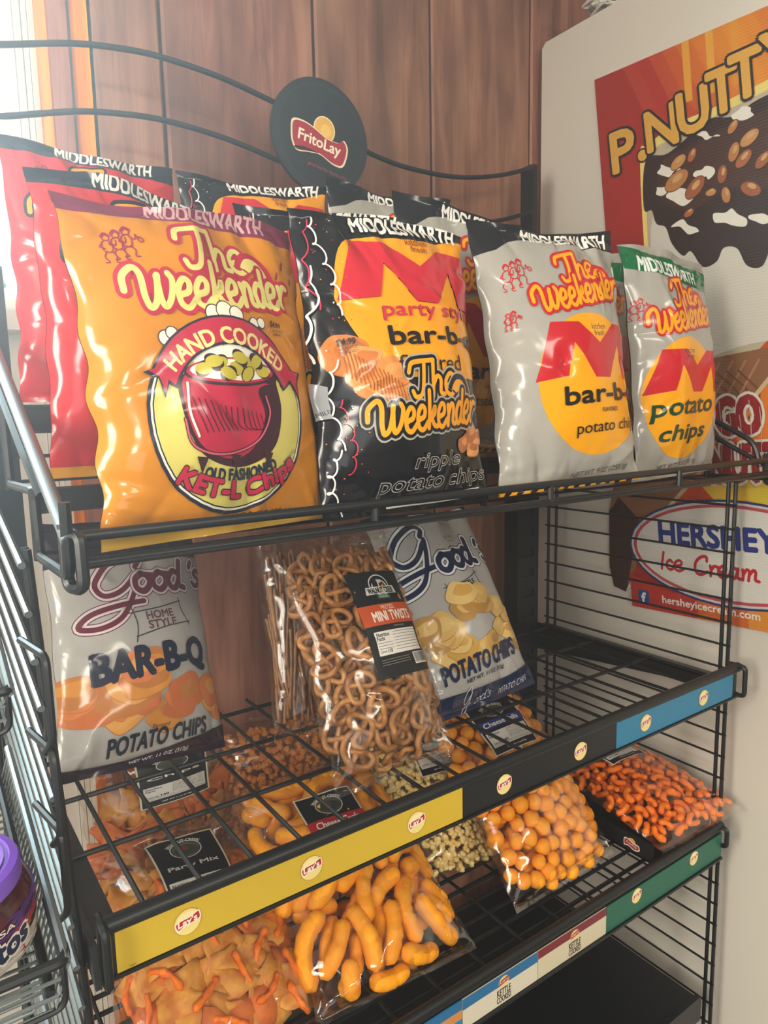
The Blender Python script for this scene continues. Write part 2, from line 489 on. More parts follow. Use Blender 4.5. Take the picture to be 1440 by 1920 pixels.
# ------------------------------------------------------------------ pillow bags
class Bag:
    """a pillow bag: W x H m, belly T m; o = bottom centre, yaw/lean/roll in degrees; its front faces -Y"""
    def __init__(s, o, yaw, lean, roll, W, H, T, seed, ncrease=46, amp=1.0, pinch=0.07, cell=0.0027, bend=0.0, seal=0.035, belly=0.16, tback=0.6, outward=False, plump=0.6):
        s.W, s.H, s.T, s.pinch, s.bend, s.seal, s.belly, s.tback, s.plump = W, H, T, pinch, bend, seal, belly, tback, plump
        cy, sy = math.cos(R(yaw)), math.sin(R(yaw))
        a = np.array([cy, sy, 0.]); n = np.array([sy, -cy, 0.]); up = np.array([0, 0, 1.])
        b = up * math.cos(R(lean)) - n * math.sin(R(lean)); n2 = n * math.cos(R(lean)) + up * math.sin(R(lean))
        cr, sr = math.cos(R(roll)), math.sin(R(roll))
        s.a = a * cr + b * sr; s.b = -a * sr + b * cr; s.n = n2
        s.o = np.array([o[0], o[1], o[2] + Z0], float)
        s.nu = max(16, int(round(W / cell))); s.nv = max(16, int(round(H / cell)))
        rg = np.random.RandomState(seed); s.rg = rg
        U, V = np.meshgrid(np.linspace(-1, 1, s.nu + 1), np.linspace(0, 1, s.nv + 1))
        s.hf = s.thick(U, V) + amp * s.wrinkle(U, V, rg, ncrease)
        s.hb = -tback * s.thick(U, V) - 0.7 * amp * s.wrinkle(U, V, rg, ncrease // 2)
        bd = bend * (V - 0.5) ** 2
        # loose fins: the sealed ends ripple a little, front and back together
        fin = np.clip((np.abs(V - 0.5) - 0.42) / 0.08, 0, 1)
        rip = 0.0035 * amp * fin * np.sin(U * 3.1 + rg.rand() * 6) + 0.0018 * amp * fin * np.sin(U * 8.3 + rg.rand() * 6)
        s.hf = s.hf + bd + rip + 0.0006; s.hb = s.hb + bd + rip
        wob = sum(rg.uniform(.0003, .001) * np.sin(V * rg.uniform(9, 40) + rg.uniform(0, 6.3) + (U > 0) * rg.uniform(0, 6)) for _ in range(4)) * amp
        mid_ = (s.hf + s.hb) / 2; bad = s.hf < s.hb + .0012; s.hf = np.where(bad, mid_ + .0006, s.hf); s.hb = np.where(bad, mid_ - .0006, s.hb)
        if outward: s.hf = np.maximum(s.hf, s.thick(U, V) + bd - .0008); s.hb = np.minimum(s.hb, -tback * s.thick(U, V) + bd + .0008)
        s.X = U * (W / 2) * s.width(V) + np.sign(U) * np.abs(U) ** 5 * wob * np.clip(np.minimum(V, 1 - V) / .08, 0, 1)
        s.Y = V * H + .004 * amp * np.sin(U * rg.uniform(1.5, 3.5) + rg.uniform(0, 6)) * np.clip((V - .9) / .1, 0, 1)
        s.Pf = s.world(s.X, s.Y, s.hf); s.Pb = s.world(s.X, s.Y, s.hb)
        s.Nf = s.norms(s.Pf); s.Nb = -s.norms(s.Pb)
    def width(s, V): return 1 - s.pinch * np.clip(np.sin(math.pi * np.clip(V, 0, 1)), 0, 1) ** 0.7
    def thick(s, U, V):
        pv = np.clip(np.sin(math.pi * np.clip((V - .03) / .94, 0, 1)), 0, 1) ** s.plump
        return s.T * pv * np.clip(1 - np.abs(U) ** 2.4, 0, 1) ** 0.7 * (1 + s.belly / 2 - s.belly * V)
    def wrinkle(s, U, V, rg, n):
        W, H = s.W, s.H
        x = U * W / 2; y = V * H
        h = np.zeros_like(x)
        for k in range(7):      # slow dents
            kx, ky = rg.uniform(-1, 1) * 2 * math.pi / rg.uniform(.07, .16), rg.uniform(-1, 1) * 2 * math.pi / rg.uniform(.08, .2)
            h += rg.uniform(.0004, .0013) * np.sin(kx * x + ky * y + rg.uniform(0, 6.3))
        for k in range(n):      # creases that run in from the seals and sides
            r = rg.rand(); big = rg.rand() < .3
            if r < .26:         # top seal
                p = np.array([rg.uniform(-.95, .95) * W / 2, H * .975]); d = np.array([rg.uniform(-.6, .6) - .5 * p[0] / W, -1.]); L = rg.uniform(.06, .3) * H
            elif r < .54:       # bottom seal
                p = np.array([rg.uniform(-.95, .95) * W / 2, H * .025]); d = np.array([rg.uniform(-.6, .6) - .5 * p[0] / W, 1.]); L = rg.uniform(.05, .26) * H
            elif r < .90:       # sides
                sd = rg.choice([-1, 1]); p = np.array([sd * W / 2 * .96, rg.uniform(.06, .97) * H]); d = np.array([-sd, rg.uniform(-.8, .8)]); L = rg.uniform(.08, .40) * W
            else:
                p = np.array([rg.uniform(-.7, .7) * W / 2, rg.uniform(.15, .85) * H]); an = rg.uniform(0, 6.3); d = np.array([math.cos(an), math.sin(an)]); L = rg.uniform(.1, .3) * W
            d = d / np.linalg.norm(d); dx, dy = x - p[0], y - p[1]
            cv = rg.uniform(-2.5, 2.5)
            al = dx * d[0] + dy * d[1]; ac = -dx * d[1] + dy * d[0] + cv * np.clip(al, 0, L) ** 2
            t = np.clip(al / L, 0, 1); fall = np.where(al < 0, np.exp(-(al / .012) ** 2), (1 - t) ** 1.1)
            wd = (rg.uniform(.005, .011) if big else rg.uniform(.0022, .0055)) * (1 + 1.2 * t)
            A = (rg.uniform(.002, .0048) if big else rg.uniform(.0007, .0022)) * rg.choice([-1, -1, 1])
            q = np.abs(ac) / wd
            # sharp fold on one flank, soft on the other
            sk = np.where(ac > 0, np.exp(-q * 1.7), np.exp(-(q / 1.25) ** 2))
            h += A * fall * sk - .3 * A * fall * np.exp(-((q - 2.4) / 1.2) ** 2)
        edge = np.clip(1 - np.abs(U) ** 10, 0, 1)
        end = np.clip(np.minimum(V, 1 - V) / .07, 0.08, 1)
        return h * edge * end
    def world(s, x, y, h):
        return s.o + x[..., None] * s.a + y[..., None] * s.b + h[..., None] * s.n
    def norms(s, P):
        du = np.gradient(P, axis=1); dv = np.gradient(P, axis=0)
        n = np.cross(du, dv); n /= np.linalg.norm(n, axis=2, keepdims=True) + 1e-12
        return n
    def rows(s, name, j0, j1, m, parent, back=True):
        """the strip of the skin between grid rows j0..j1"""
        nu = s.nu; nj = j1 - j0 + 1
        I, J = np.meshgrid(np.arange(nu), np.arange(nj - 1))
        q = (J * (nu + 1) + I).ravel()
        f1 = np.stack([q, q + 1, q + nu + 1], 1); f2 = np.stack([q + 1, q + nu + 2, q + nu + 1], 1)
        F = np.concatenate([f1, f2])
        V = s.Pf[j0:j1 + 1].reshape(-1, 3); N = s.Nf[j0:j1 + 1].reshape(-1, 3)
        if back:
            k = len(V); V = np.concatenate([V, s.Pb[j0:j1 + 1].reshape(-1, 3)]); N = np.concatenate([N, s.Nb[j0:j1 + 1].reshape(-1, 3)])
            F = np.concatenate([F, F[:, ::-1] + k])
        return mk(name, V, F, m, parent, normals=N)
    def skin(s, parent, m_body, m_seal, names=('bag_body', 'top_seal', 'bottom_seal')):
        k = max(2, int(round(s.seal * s.nv)))
        b = s.rows(names[0], k, s.nv - k, m_body, parent)
        t = s.rows(names[1], s.nv - k, s.nv, m_seal if not isinstance(m_seal, tuple) else m_seal[0], parent)
        u = s.rows(names[2], 0, k, m_seal if not isinstance(m_seal, tuple) else m_seal[1], parent)
        return b, t, u
    def on_skin(s, name, art, parent, material=ink, base=0.00012, thick=0.00003, uv0=(0, 0), uv1=(1, 1), rot=0):
        """lay artwork on the front; uv0/uv1 give the patch of the bag it covers (v downwards), rot turns the patch"""
        t, c, l, cols, ids = art.cut()
        q = t / np.array([art.W, art.H]); q[..., 1] = 1 - q[..., 1]
        u = uv0[0] + q[..., 0] * (uv1[0] - uv0[0]); v = uv0[1] + q[..., 1] * (uv1[1] - uv0[1])
        if rot:
            cu, cv = (uv0[0] + uv1[0]) / 2, (uv0[1] + uv1[1]) / 2
            dx, dy = (u - cu) * s.W, (v - cv) * s.H
            cr, sr = math.cos(R(rot)), math.sin(R(rot))
            u = cu + (dx * cr + dy * sr) / s.W; v = cv + (-dx * sr + dy * cr) / s.H
        P = np.stack([u * s.nu, (1 - v) * s.nv], -1); n = np.full(len(P), 3); hl = np.zeros(int(ids.max()) + 1); hl[ids] = l; T = np.stack([c, ids], 1)
        P, n, T, I = slice_family(P, n, T, lambda q: q[..., 0], s.nu)
        T = np.concatenate([T, I[:, None]], 1)
        P, n, T, J = slice_family(P, n, T, lambda q: q[..., 1], s.nv)
        T = np.concatenate([T, J[:, None]], 1)
        P = P - T[:, None, 2:4]
        P, n, T, D = slice_family(P, n, T, lambda q: q[..., 0] + q[..., 1], 2)
        ar = poly_area(P, n)
        ok = ar > 2e-6; P, n, T, D, ar = P[ok], n[ok], T[ok], D[ok], ar[ok]
        # a half cell one layer covers wholly becomes one triangle and hides what lies under it
        cell = (T[:, 3] * s.nu + T[:, 2]) * 2 + D; key = cell * 100000 + T[:, 1]
        uk, inv = np.unique(key, return_inverse=True)
        tot = np.bincount(inv, weights=ar); full = (tot > 0.4985) & (tot < 0.5015)
        first = np.full(len(uk), -1); first[inv[::-1]] = np.arange(len(inv))[::-1]
        ncell = s.nu * s.nv * 2; topfull = np.full(ncell, -1)
        np.maximum.at(topfull, (uk // 100000)[full], (uk % 100000)[full])
        isfull = full[inv]
        keep = (T[:, 1] >= topfull[cell]) & (~isfull | (first[inv] == np.arange(len(inv))))
        P, n, T, D, isfull = P[keep], n[keep], T[keep], D[keep], isfull[keep]
        lo3 = np.array([[0, 0], [1, 0], [0, 1.]]); hi3 = np.array([[1, 0], [1, 1], [0, 1.]])
        P[isfull, :3] = np.where((D[isfull] == 0)[:, None, None], lo3, hi3); n[isfull] = 3
        i, j = T[:, 2], T[:, 3]; low = D == 0; fx = P[..., 0]; fy = P[..., 1]
        def ev(G):
            g00, g10, g01, g11 = G[j, i][:, None], G[j, i + 1][:, None], G[j + 1, i][:, None], G[j + 1, i + 1][:, None]
            lo = g00 + fx[..., None] * (g10 - g00) + fy[..., None] * (g01 - g00)
            hi = g11 + (1 - fx)[..., None] * (g01 - g11) + (1 - fy)[..., None] * (g10 - g11)
            return np.where(low[:, None, None], lo, hi)
        X = ev(s.Pf); N = ev(s.Nf); N /= np.linalg.norm(N, axis=2, keepdims=True) + 1e-12
        X = X + N * (base + thick * hl[T[:, 1]][:, None, None])
        use = np.arange(P.shape[1])[None, :] < n[:, None]
        st = np.cumsum(n) - n; F = [list(range(a, a + k)) for a, k in zip(st.tolist(), n.tolist())]
        return mk(name, X[use], F, [material(x) for x in cols], parent, T[:, 0].astype(np.int32), normals=N[use])
    def inside(s, U, V, depth):
        """a point under the front skin, U in -1..1, V up"""
        U = np.asarray(U, float); V = np.asarray(V, float)
        h = s.thick(U, V) + s.bend * (V - .5) ** 2 - depth
        return s.world(U * s.W / 2 * s.width(V), V * s.H, h)
    def basis(s): return Matrix((s.a, s.b, s.n)).transposed()

# ------------------------------------------------------------------ artwork of the printed bags
def weekender(A, u, v, w, fill, inner, outer=None, rot=8):
    ol = ((.56, outer), (.36, inner)) if outer else ((.36, inner),)
    h1 = w * .125
    A.script('The', u + .02 * w / A.W, v - 1.62 * h1 / A.H, w * .44, h1, fill, .245, rot, .12, ol)
    # the curl of a wave beside the word
    c = A.p(u + .26 * w / A.W, v - 1.85 * h1 / A.H)
    wave = spline([(-1.3, .3), (-.5, 1.2), (.7, 1.1), (1.5, .1), (1.7, -1.0), (1.1, -.5), (.7, .15), (.1, .3), (-.5, -.15), (-.9, .1)], 6, True)
    k = h1 * .62
    for g, cc in (((1.32, outer),) if outer else ()) + ((1.2, inner), (.82, fill)):
        A.polycm([c + np.array(p) * k * g for p in wave], cc)
    A.script('Weekender', u, v, w, h1 * 1.08, fill, .245, rot, .12, ol)

def scribble(A, u, v, s_, col, n=3, lw=.11):
    """little line drawing of people at play"""
    for k in range(n):
        x = u + k * .34 * s_ / A.W; y = v - k * .12 * s_ / A.H
        def q(*pts): return [(x + a * s_ / A.W, y - b * s_ / A.H) for a, b in pts]
        A.stroke(q((-.1, .32), (.0, .44), (.12, .36), (.08, .24), (-.08, .24)), lw, col, 5, True)
        A.stroke(q((-.14, .36), (0, .5), (.16, .4)), lw * 1.6, col)
        A.stroke(q((-.05, .22), (-.18, .1), (-.16, -.2), (.08, -.2), (.14, .1), (.05, .22)), lw, col)
        A.stroke(q((.1, .14), (.26, .06), (.3, .24)), lw, col)
        A.stroke(q((-.16, .1), (-.28, -.04), (-.12, -.1)), lw, col)
        A.stroke(q((-.1, -.2), (-.22, -.42), (-.12, -.6), (-.26, -.62)), lw, col)
        A.stroke(q((.04, -.2), (.16, -.36), (.1, -.58), (.24, -.6)), lw, col)
        if k == n - 1:
            A.stroke(q((.3, .24), (.38, .12)), lw, col); A.stroke(q((.36, .1), (.46, .14), (.52, .02), (.42, -.04)), lw, col, 5, True)

def m_mark(A, u0, v0, u1, v1, col):
    pts = [(.14, 0), (.36, 0), (.53, .36), (.7, 0), (.92, 0), (1.02, .95), (.79, .98), (.745, .38), (.6, .97), (.45, .97), (.3, .36), (.23, .93), (0, 1)]
    A.poly([(u0 + a * (u1 - u0), v0 + b * (v1 - v0)) for a, b in pts], col)

def chip_photo(A, pts, cols, r, rg):
    for (u, v) in pts:
        k = r * rg.uniform(.75, 1.2); n = 8; ph = rg.uniform(0, 6.3)
        P = [(u + k * (1 + .16 * rg.randn()) * math.cos(ph + i * 6.283 / n) / A.W, v + .72 * k * (1 + .16 * rg.randn()) * math.sin(ph + i * 6.283 / n) / A.H) for i in range(n)]
        c = cols[rg.randint(len(cols))]
        A.poly([(a, b + .14 / A.H) for a, b in P], cols[0], 4)
        A.poly(P, c, 4)
        c2 = cols[(cols.index(c) + 1) % len(cols)]
        A.poly([(u + .15 * k / A.W + (a - u) * .62, v - .1 * k / A.H + (b - v) * .5) for a, b in P], c2, 4)

def art_kettle(W, H, ground, word, outline, disc, band, band_txt):
    A = Art(W, H)
    mar, crim, navy, cream, dk = '#8c2145', '#b32442', '#1f2336', '#d8cf7c', '#3b1722'
    A.poly([(-.05, -.02), (1.05, -.02), (1.05, .075), (.8, .062), (.4, .052), (-.05, .055)], band)
    A.text('MIDDLESWARTH', .58, .022, 12.5, 1.5, band_txt, -1, .1, .03)
    scribble(A, .14, .16, 2.5, mar)
    weekender(A, .53, .325, 17.2, word, outline, None, 5)
    for dx in (0, .045, .09, -.04): A.ell(.88 + dx, .15 + abs(dx), .5, .12, mar, 70)
    A.text('$4.99', .765, .365, 1.6, .62, '#3a2a1a', -4, 0, .02)
    A.text('BB 08 29 29', .775, .385, 1.5, .26, '#3a2a1a', -4); A.text('2800', .765, .398, 1.1, .26, '#3a2a1a', -4)
    for (a, b, r) in ((.25, .43, .62), (.275, .415, .5), (.45, .355, .75), (.5, .345, .85), (.55, .352, .7), (.63, .375, .5), (.67, .37, .45)):
        A.ell(a, b, r + .1, r + .1, dk); A.ell(a, b, r, r, '#e9e4d2')
    rx, ry = .345 * A.W, .285 * A.H
    c = (.49, .655)
    A.ell(*c, rx, ry, navy); A.ell(*c, rx - .3, ry - .3, '#e6e1cf'); A.ell(*c, rx - .48, ry - .48, navy); A.ell(*c, rx - .6, ry - .6, disc)
    # steam, chips and the iron pot
    for (a, b, r) in ((.36, .485, .8), (.42, .47, 1.1), (.5, .46, 1.0), (.58, .475, 1.1), (.64, .49, .9), (.52, .5, 1.6), (.44, .505, 1.3), (.6, .51, 1.3)):
        A.ell(a, b, r, r * .8, '#ece8da')
    A.poly([(.29, .535), (.27, .62), (.3, .72), (.36, .775), (.47, .805), (.59, .79), (.67, .74), (.705, .64), (.695, .56), (.7, .53), (.5, .515)], dk, 6)
    A.poly([(.3, .535), (.283, .62), (.31, .71), (.37, .76), (.46, .78), (.54, .775), (.6, .73), (.64, .65), (.66, .57), (.6, .56), (.45, .555)], crim, 6)
    A.poly([(.6, .58), (.62, .66), (.56, .75), (.47, .79), (.6, .785), (.665, .74), (.69, .66), (.69, .57)], dk, 6)
    A.ell(.495, .53, 4.9, 1.25, dk); A.ell(.495, .526, 4.7, 1.1, crim); A.ell(.495, .524, 4.35, .92, '#efeadb')
    rg = np.random.RandomState(4)
    for (a, b) in ((.37, .52), (.43, .505), (.5, .52), (.57, .505), (.63, .525), (.46, .535), (.55, .535), (.41, .5), (.52, .488), (.6, .495)):
        A.ell(a, b, .92, .62, dk, rg.uniform(-40, 40)); A.ell(a, b, .82, .52, '#b9ad3a', rg.uniform(-40, 40))
    for k in range(14):
        a = .31 + .022 * k
        A.stroke([(a, .6 + .004 * k), (a + .02, .65 + .004 * k), (a + .045, .7)], .09, dk, 4)
    A.stroke([(.3, .56), (.295, .64), (.32, .71)], .22, '#e8dfcf')
    A.stroke([(.275, .66), (.3, .735), (.42, .765), (.57, .735), (.64, .66), (.63, .6)], .32, dk); A.stroke([(.275, .66), (.3, .735), (.42, .765), (.57, .735), (.64, .66), (.63, .6)], .16, '#c75a6c')
    for a in (.33, .47, .62): A.poly([(a - .02, .765), (a + .025, .77), (a, .815)], dk)
    # ribbon
    def arcp(r, a0, a1, n=18): return [(.49 + r * math.cos(R(a)) * rx / A.W, .655 - r * math.sin(R(a)) * ry / A.H) for a in np.linspace(a0, a1, n)]
    A.poly(arcp(1.03, 153, 24) + arcp(.72, 20, 157)[:18], navy)
    A.poly([(.145, .525), (.24, .5), (.235, .56), (.215, .6), (.2, .545)], navy); A.poly([(.74, .505), (.85, .52), (.82, .56), (.815, .61), (.775, .56)], navy)
    A.poly(arcp(1.005, 151, 26) + arcp(.745, 22, 155), crim)
    A.poly([(.165, .52), (.235, .505), (.232, .555), (.217, .585), (.203, .538)], crim); A.poly([(.75, .51), (.835, .522), (.808, .558), (.812, .59), (.778, .552)], crim)
    A.text('HAND COOKED', .49, .423, 13.6, 1.45, '#ddd089', 0, 0, .03, 8.2)
    A.text('OLD FASHIONED', .5, .825, 7.8, .95, navy, 2, 0, .05, -14)
    A.text('POTATO', .735, .785, 1.9, .4, navy, 38)
    A.text('KET-L Chips', .5, .875, 13.2, 1.9, crim, 2, 0, .04, -10.5, (.035, dk))
    A.text('NET WT.  9 OZ. (255.1g)', .58, .95, 8.6, .68, '#33241a', 0, .15, .01)
    return A

def art_party(W, H):
    A = Art(W, H); rg = np.random.RandomState(8)
    org, red, wht, blk = '#f0a11f', '#c92a3c', '#eceae4', '#141418'
    A.poly([(.21, .115), (.45, .075), (.75, .07), (1.06, .06), (1.06, .5), (.8, .56), (.5, .56), (.35, .55), (.22, .46), (.14, .36), (.12, .28)], org, 6)
    chip_photo(A, [(.13, .47), (.2, .5), (.17, .55), (.27, .53), (.3, .58), (.36, .6), (.24, .6), (.33, .55)], ['#b56a35', '#d98a4a', '#e39a58', '#c9773c'], 2.2, rg)
    for k in range(16):
        a, b = .1 + .018 * k, .46 + .008 * k
        A.stroke([(a, b), (a + .012, b + .05), (a + .02, b + .09)], .14, '#a85a2c', 4)
    chip_photo(A, [(.8, .78), (.88, .8), (.93, .76), (.86, .74)], ['#b56a35', '#dc8f4e', '#e6a05e'], 1.7, rg)
    m_mark(A, .125, .1, 1.04, .31, red)
    A.text('MIDDLESWARTH', .62, .03, 15.2, 1.75, wht, 1.5, .12, .035)
    A.text('kitchen', .64, .083, 2.9, .75, '#7a2418'); A.text('fresh', .64, .108, 2.2, .75, '#7a2418')
    A.text('party style', .645, .335, 15.2, 2.0, '#c5304a', 2, .05, .012)
    A.text('bar-b-q', .65, .425, 14.8, 2.5, '#1b1a1c', 2, 0, .022)
    A.text('flavored', .57, .512, 9.4, 1.75, '#1b1a1c', 1.5)
    weekender(A, .56, .725, 16.2, org, blk, '#a8a49a', 5)
    def hollow(t, u, v, w, h):
        A.text(t, u, v, w, h, blk, 1, .2, 0, outline=(.026, '#b9b6b0'))
    hollow('ripple', .6, .838, 7.6, 2.0); hollow('potato chips', .62, .905, 17, 2.1)
    A.poly([(.34, .95), (.92, .945), (.92, .978), (.34, .983)], wht); A.text('NET WT. 9 OZ (255.1g)', .63, .963, 12.6, .8, '#b2304a', 0, .12)
    A.text('$4.99', .13, .445, 1.9, .72, '#26201c', 4, 0, .03); A.text('BB 08 29 29', .135, .462, 1.8, .28, '#26201c', 4); A.text('10052210:11', .135, .475, 1.9, .28, '#26201c', 4)
    # streamers and confetti
    for (x0, v0, v1, col, nl, am) in ((.105, .03, .36, wht, 5, .017), (.045, .04, .33, '#c8304e', 3.2, .012), (.07, .5, .78, wht, 4, .016), (.115, .62, .86, '#c8304e', 4.6, .013), (.06, .78, .99, wht, 4, .017), (.02, .2, .5, wht, 3, .012)):
        P = []; N = int(nl * 9)
        for k in range(N):
            t = k / (N - 1); ph = 6.283 * nl * t; P.append((x0 + am * math.cos(ph) * (.5 + .5 * math.sin(3 * t)) + .022 * math.sin(t * 4.5 + x0 * 40), v0 + (v1 - v0) * t + .75 * am * math.sin(ph)))
        A.stroke(P, .17 if col == wht else .13, col, 3)
    for k in range(60):
        a, b = rg.uniform(.0, .2), rg.uniform(.02, .98)
        A.ell(a, b, rg.uniform(.06, .14), rg.uniform(.04, .08), ['#d8d5cc', '#c8304e', '#d98a2a'][rg.randint(3)], rg.uniform(0, 180), 5)
    A.poly([(-.02, .56), (.05, .58), (.05, .68), (-.02, .68)], '#8f9298'); A.text('SMILE', .02, .66, 1.4, .5, '#202026', 12)
    return A

def art_white(W, H, band, txt, lines, sub, green=False):
    A = Art(W, H)
    org, red = '#f0a614', '#c3222d'
    if not green:
        A.poly([(-.05, -.02), (1.05, -.02), (1.05, .078), (.7, .068), (.35, .052), (.22, .07), (.12, .105), (-.05, .13)], band)
        A.text('MIDDLESWARTH', .64, .037, 15.3, 1.75, '#eceae4', -1, .12, .035)
        bc = (.62, .62)
    else:
        A.poly([(-.05, .0), (.3, .03), (.7, .05), (1.05, .06), (1.05, .17), (.6, .15), (.2, .11), (-.05, .09)], band)
        A.text('MIDDLESWARTH', .44, .092, 15.0, 2.0, '#e6eae4', -5, .12, .035)
        bc = (.44, .655)
    A.ell(*bc, .41 * A.W, .265 * A.H, org, -8)
    if not green:
        m_mark(A, .195, .39, 1.07, .605, red); A.text('kitchen', .665, .405, 2.9, .75, '#2a2320', 3); A.text('fresh', .665, .43, 2.2, .75, '#2a2320', 3)
        scribble(A, .14, .21, 3.1, red, 3); scribble(A, .1, .375, 1.9, red, 2)
        weekender(A, .6, .315, 15.6, org, red, None, 10)
        A.text('bar-b-q', .69, .665, 16.2, 2.9, txt, 2, 0, .022); A.text('FLAVORED', .69, .718, 3.3, .5, txt, 1, 0, .02); A.text('potato chips', .72, .782, 13.6, 1.9, txt, 2)
    else:
        m_mark(A, .04, .445, .99, .635, red); A.text('kitchen', .43, .45, 3.4, .8, '#33301f', 3); A.text('fresh', .43, .475, 2.6, .8, '#33301f', 3)
        scribble(A, .03, .27, 2.6, red, 2)
        weekender(A, .5, .345, 17.0, org, red, None, 8)
        A.text('potato', .42, .705, 15.6, 2.9, txt, 2, .16, .02); A.text('chips', .42, .81, 12.2, 3.0, txt, 2, .16, .02)
    A.text('NET WT. 9 OZ (255.1g)', .68 if not green else .45, .945, 10.5, .85, '#3c3a38', 3, .15)
    if not green:
        A.poly([(-.02, .962), (.12, .957), (.32, .985), (.5, .975), (.8, .99), (1.02, .985), (1.02, 1.01), (-.02, 1.01)], org)
        for k in range(12): A.ell(.05 + .08 * k, .992, .7, .28, '#17151a', 25)
    return A

def art_goods(W, H, home):
    A = Art(W, H); rg = np.random.RandomState(3 if home else 5)
    if home:
        wine, navy, lo = '#6b2436', '#1c2138', '#2a1726'
        A.poly([(-.05, -.02), (1.05, -.02), (1.05, .155), (.5, .19), (-.05, .215)], '#251c2c')
        ol = ((.42, wine), (.3, '#d9cfd0'))
        A.script('G', .33, .39, 6.6, 2.9, wine, .24, -4, .12, ol)
        A.script('ood', .62, .325, 9.4, 2.5, wine, .36, 5, .15, ol); A.script("'s", .93, .295, 3.2, 2.3, wine, .34, 5, .15, ol)
        for P in ([(.36, .425), (.56, .405), (.74, .375)], [(.39, .52), (.6, .485), (.79, .465)], [(.38, .4), (.405, .47), (.39, .54)], [(.73, .36), (.74, .42), (.78, .48)]): A.stroke(P, .16, '#3a3a44')
        A.text('HOME', .565, .432, 4.6, 1.05, '#6a4048', 5, 0, .03); A.text('STYLE', .575, .47, 4.8, 1.05, '#6a4048', 5, 0, .03)
        cp = [(rg.uniform(.02, 1.0), rg.uniform(.72, .86) - .05 * (k % 3)) for k in range(22)]
        chip_photo(A, sorted(cp, key=lambda q: q[1])[::-1], ['#c07a3c', '#d9913f', '#d8804a', '#e2a357', '#c96f3e'], 3.0, rg)
        A.text('BAR-B-Q', .5, .62, 17.0, 4.3, navy, 4, 0, .045)
        A.text('Flavored', .52, .86, 2.6, .5, '#3a2b22', 2, .15)
        A.text('POTATO CHIPS', .53, .9, 14.8, 2.0, '#20222c', 3, 0, .035)
        A.poly([(-.05, .955), (.3, .965), (.6, .945), (1.05, .9), (1.05, 1.02), (-.05, 1.02)], lo)
        A.text('NET WT. 11 OZ. (312g)', .55, .972, 8.8, .7, '#cfcdd4', 3, 0, .02)
    else:
        navy = '#1a2448'
        A.poly([(-.05, -.02), (.33, -.02), (.2, .03), (-.05, .06)], navy)
        A.poly([(.32, .03), (.42, .0), (.92, -.005), (.99, .015), (.93, .06), (.42, .075), (.36, .1)], navy); A.poly([(.34, .035), (.42, .008), (.92, .003), (.97, .017), (.92, .052), (.42, .066), (.37, .088)], '#eeeeea')
        A.text('ORIGINAL', .66, .033, 9.2, 1.3, '#2a3048', 3, .1, .02)
        A.text('$5.49', .6, .175, 2.4, .75, '#7a7a80', 3); A.text('10052028', .6, .198, 2.0, .25, '#7a7a80', 3)
        ol = ((.5, navy), (.36, '#e8e8e6'))
        A.script('G', .2, .33, 7.4, 3.3, navy, .26, -4, .12, ol)
        A.script('ood', .58, .34, 10.2, 2.8, navy, .38, 4, .15, ol); A.script("'s", .92, .325, 3.4, 2.5, navy, .34, 4, .15, ol)
        for P in ([(.33, .43), (.52, .42), (.7, .385)], [(.35, .51), (.55, .49), (.72, .47)], [(.35, .41), (.375, .47), (.36, .53)], [(.68, .37), (.68, .42), (.71, .48)]): A.stroke(P, .13, '#3a3a44')
        A.text('KETTLE', .53, .437, 4.2, .85, '#2c2f3a', 5, 0, .03); A.text('COOKED', .535, .472, 4.4, .85, '#2c2f3a', 5, 0, .03)
        cp = [(rg.uniform(.0, 1.0), 0) for k in range(24)]
        cp = [(u, rg.uniform(.6 - .14 * math.exp(-((u - .5) / .22) ** 2), .76)) for u, _ in cp]
        chip_photo(A, sorted(cp, key=lambda q: -q[1]), ['#b98b45', '#dcb567', '#e6c57c', '#d6a955'], 2.5, rg)
        A.text('POTATO CHIPS', .47, .8, 17.2, 2.6, navy, 4, 0, .035)
        A.text('NET WT. 11 OZ. (312g)', .49, .865, 9.2, .75, '#30343f', 3, 0, .02)
        A.poly([(-.05, .9), (.3, .912), (.7, .91), (1.05, .885), (1.05, 1.02), (-.05, 1.02)], navy)
        A.script('G', .3, .97, 1.6, .9, '#cfd2dc', .16, 6, .2); A.script("ood's", .44, .968, 3.4, .7, '#cfd2dc', .16, 6, .2); A.text('POTATO CHIPS', .75, .955, 7.6, .85, '#cfd2dc', 4, .2)
    return A
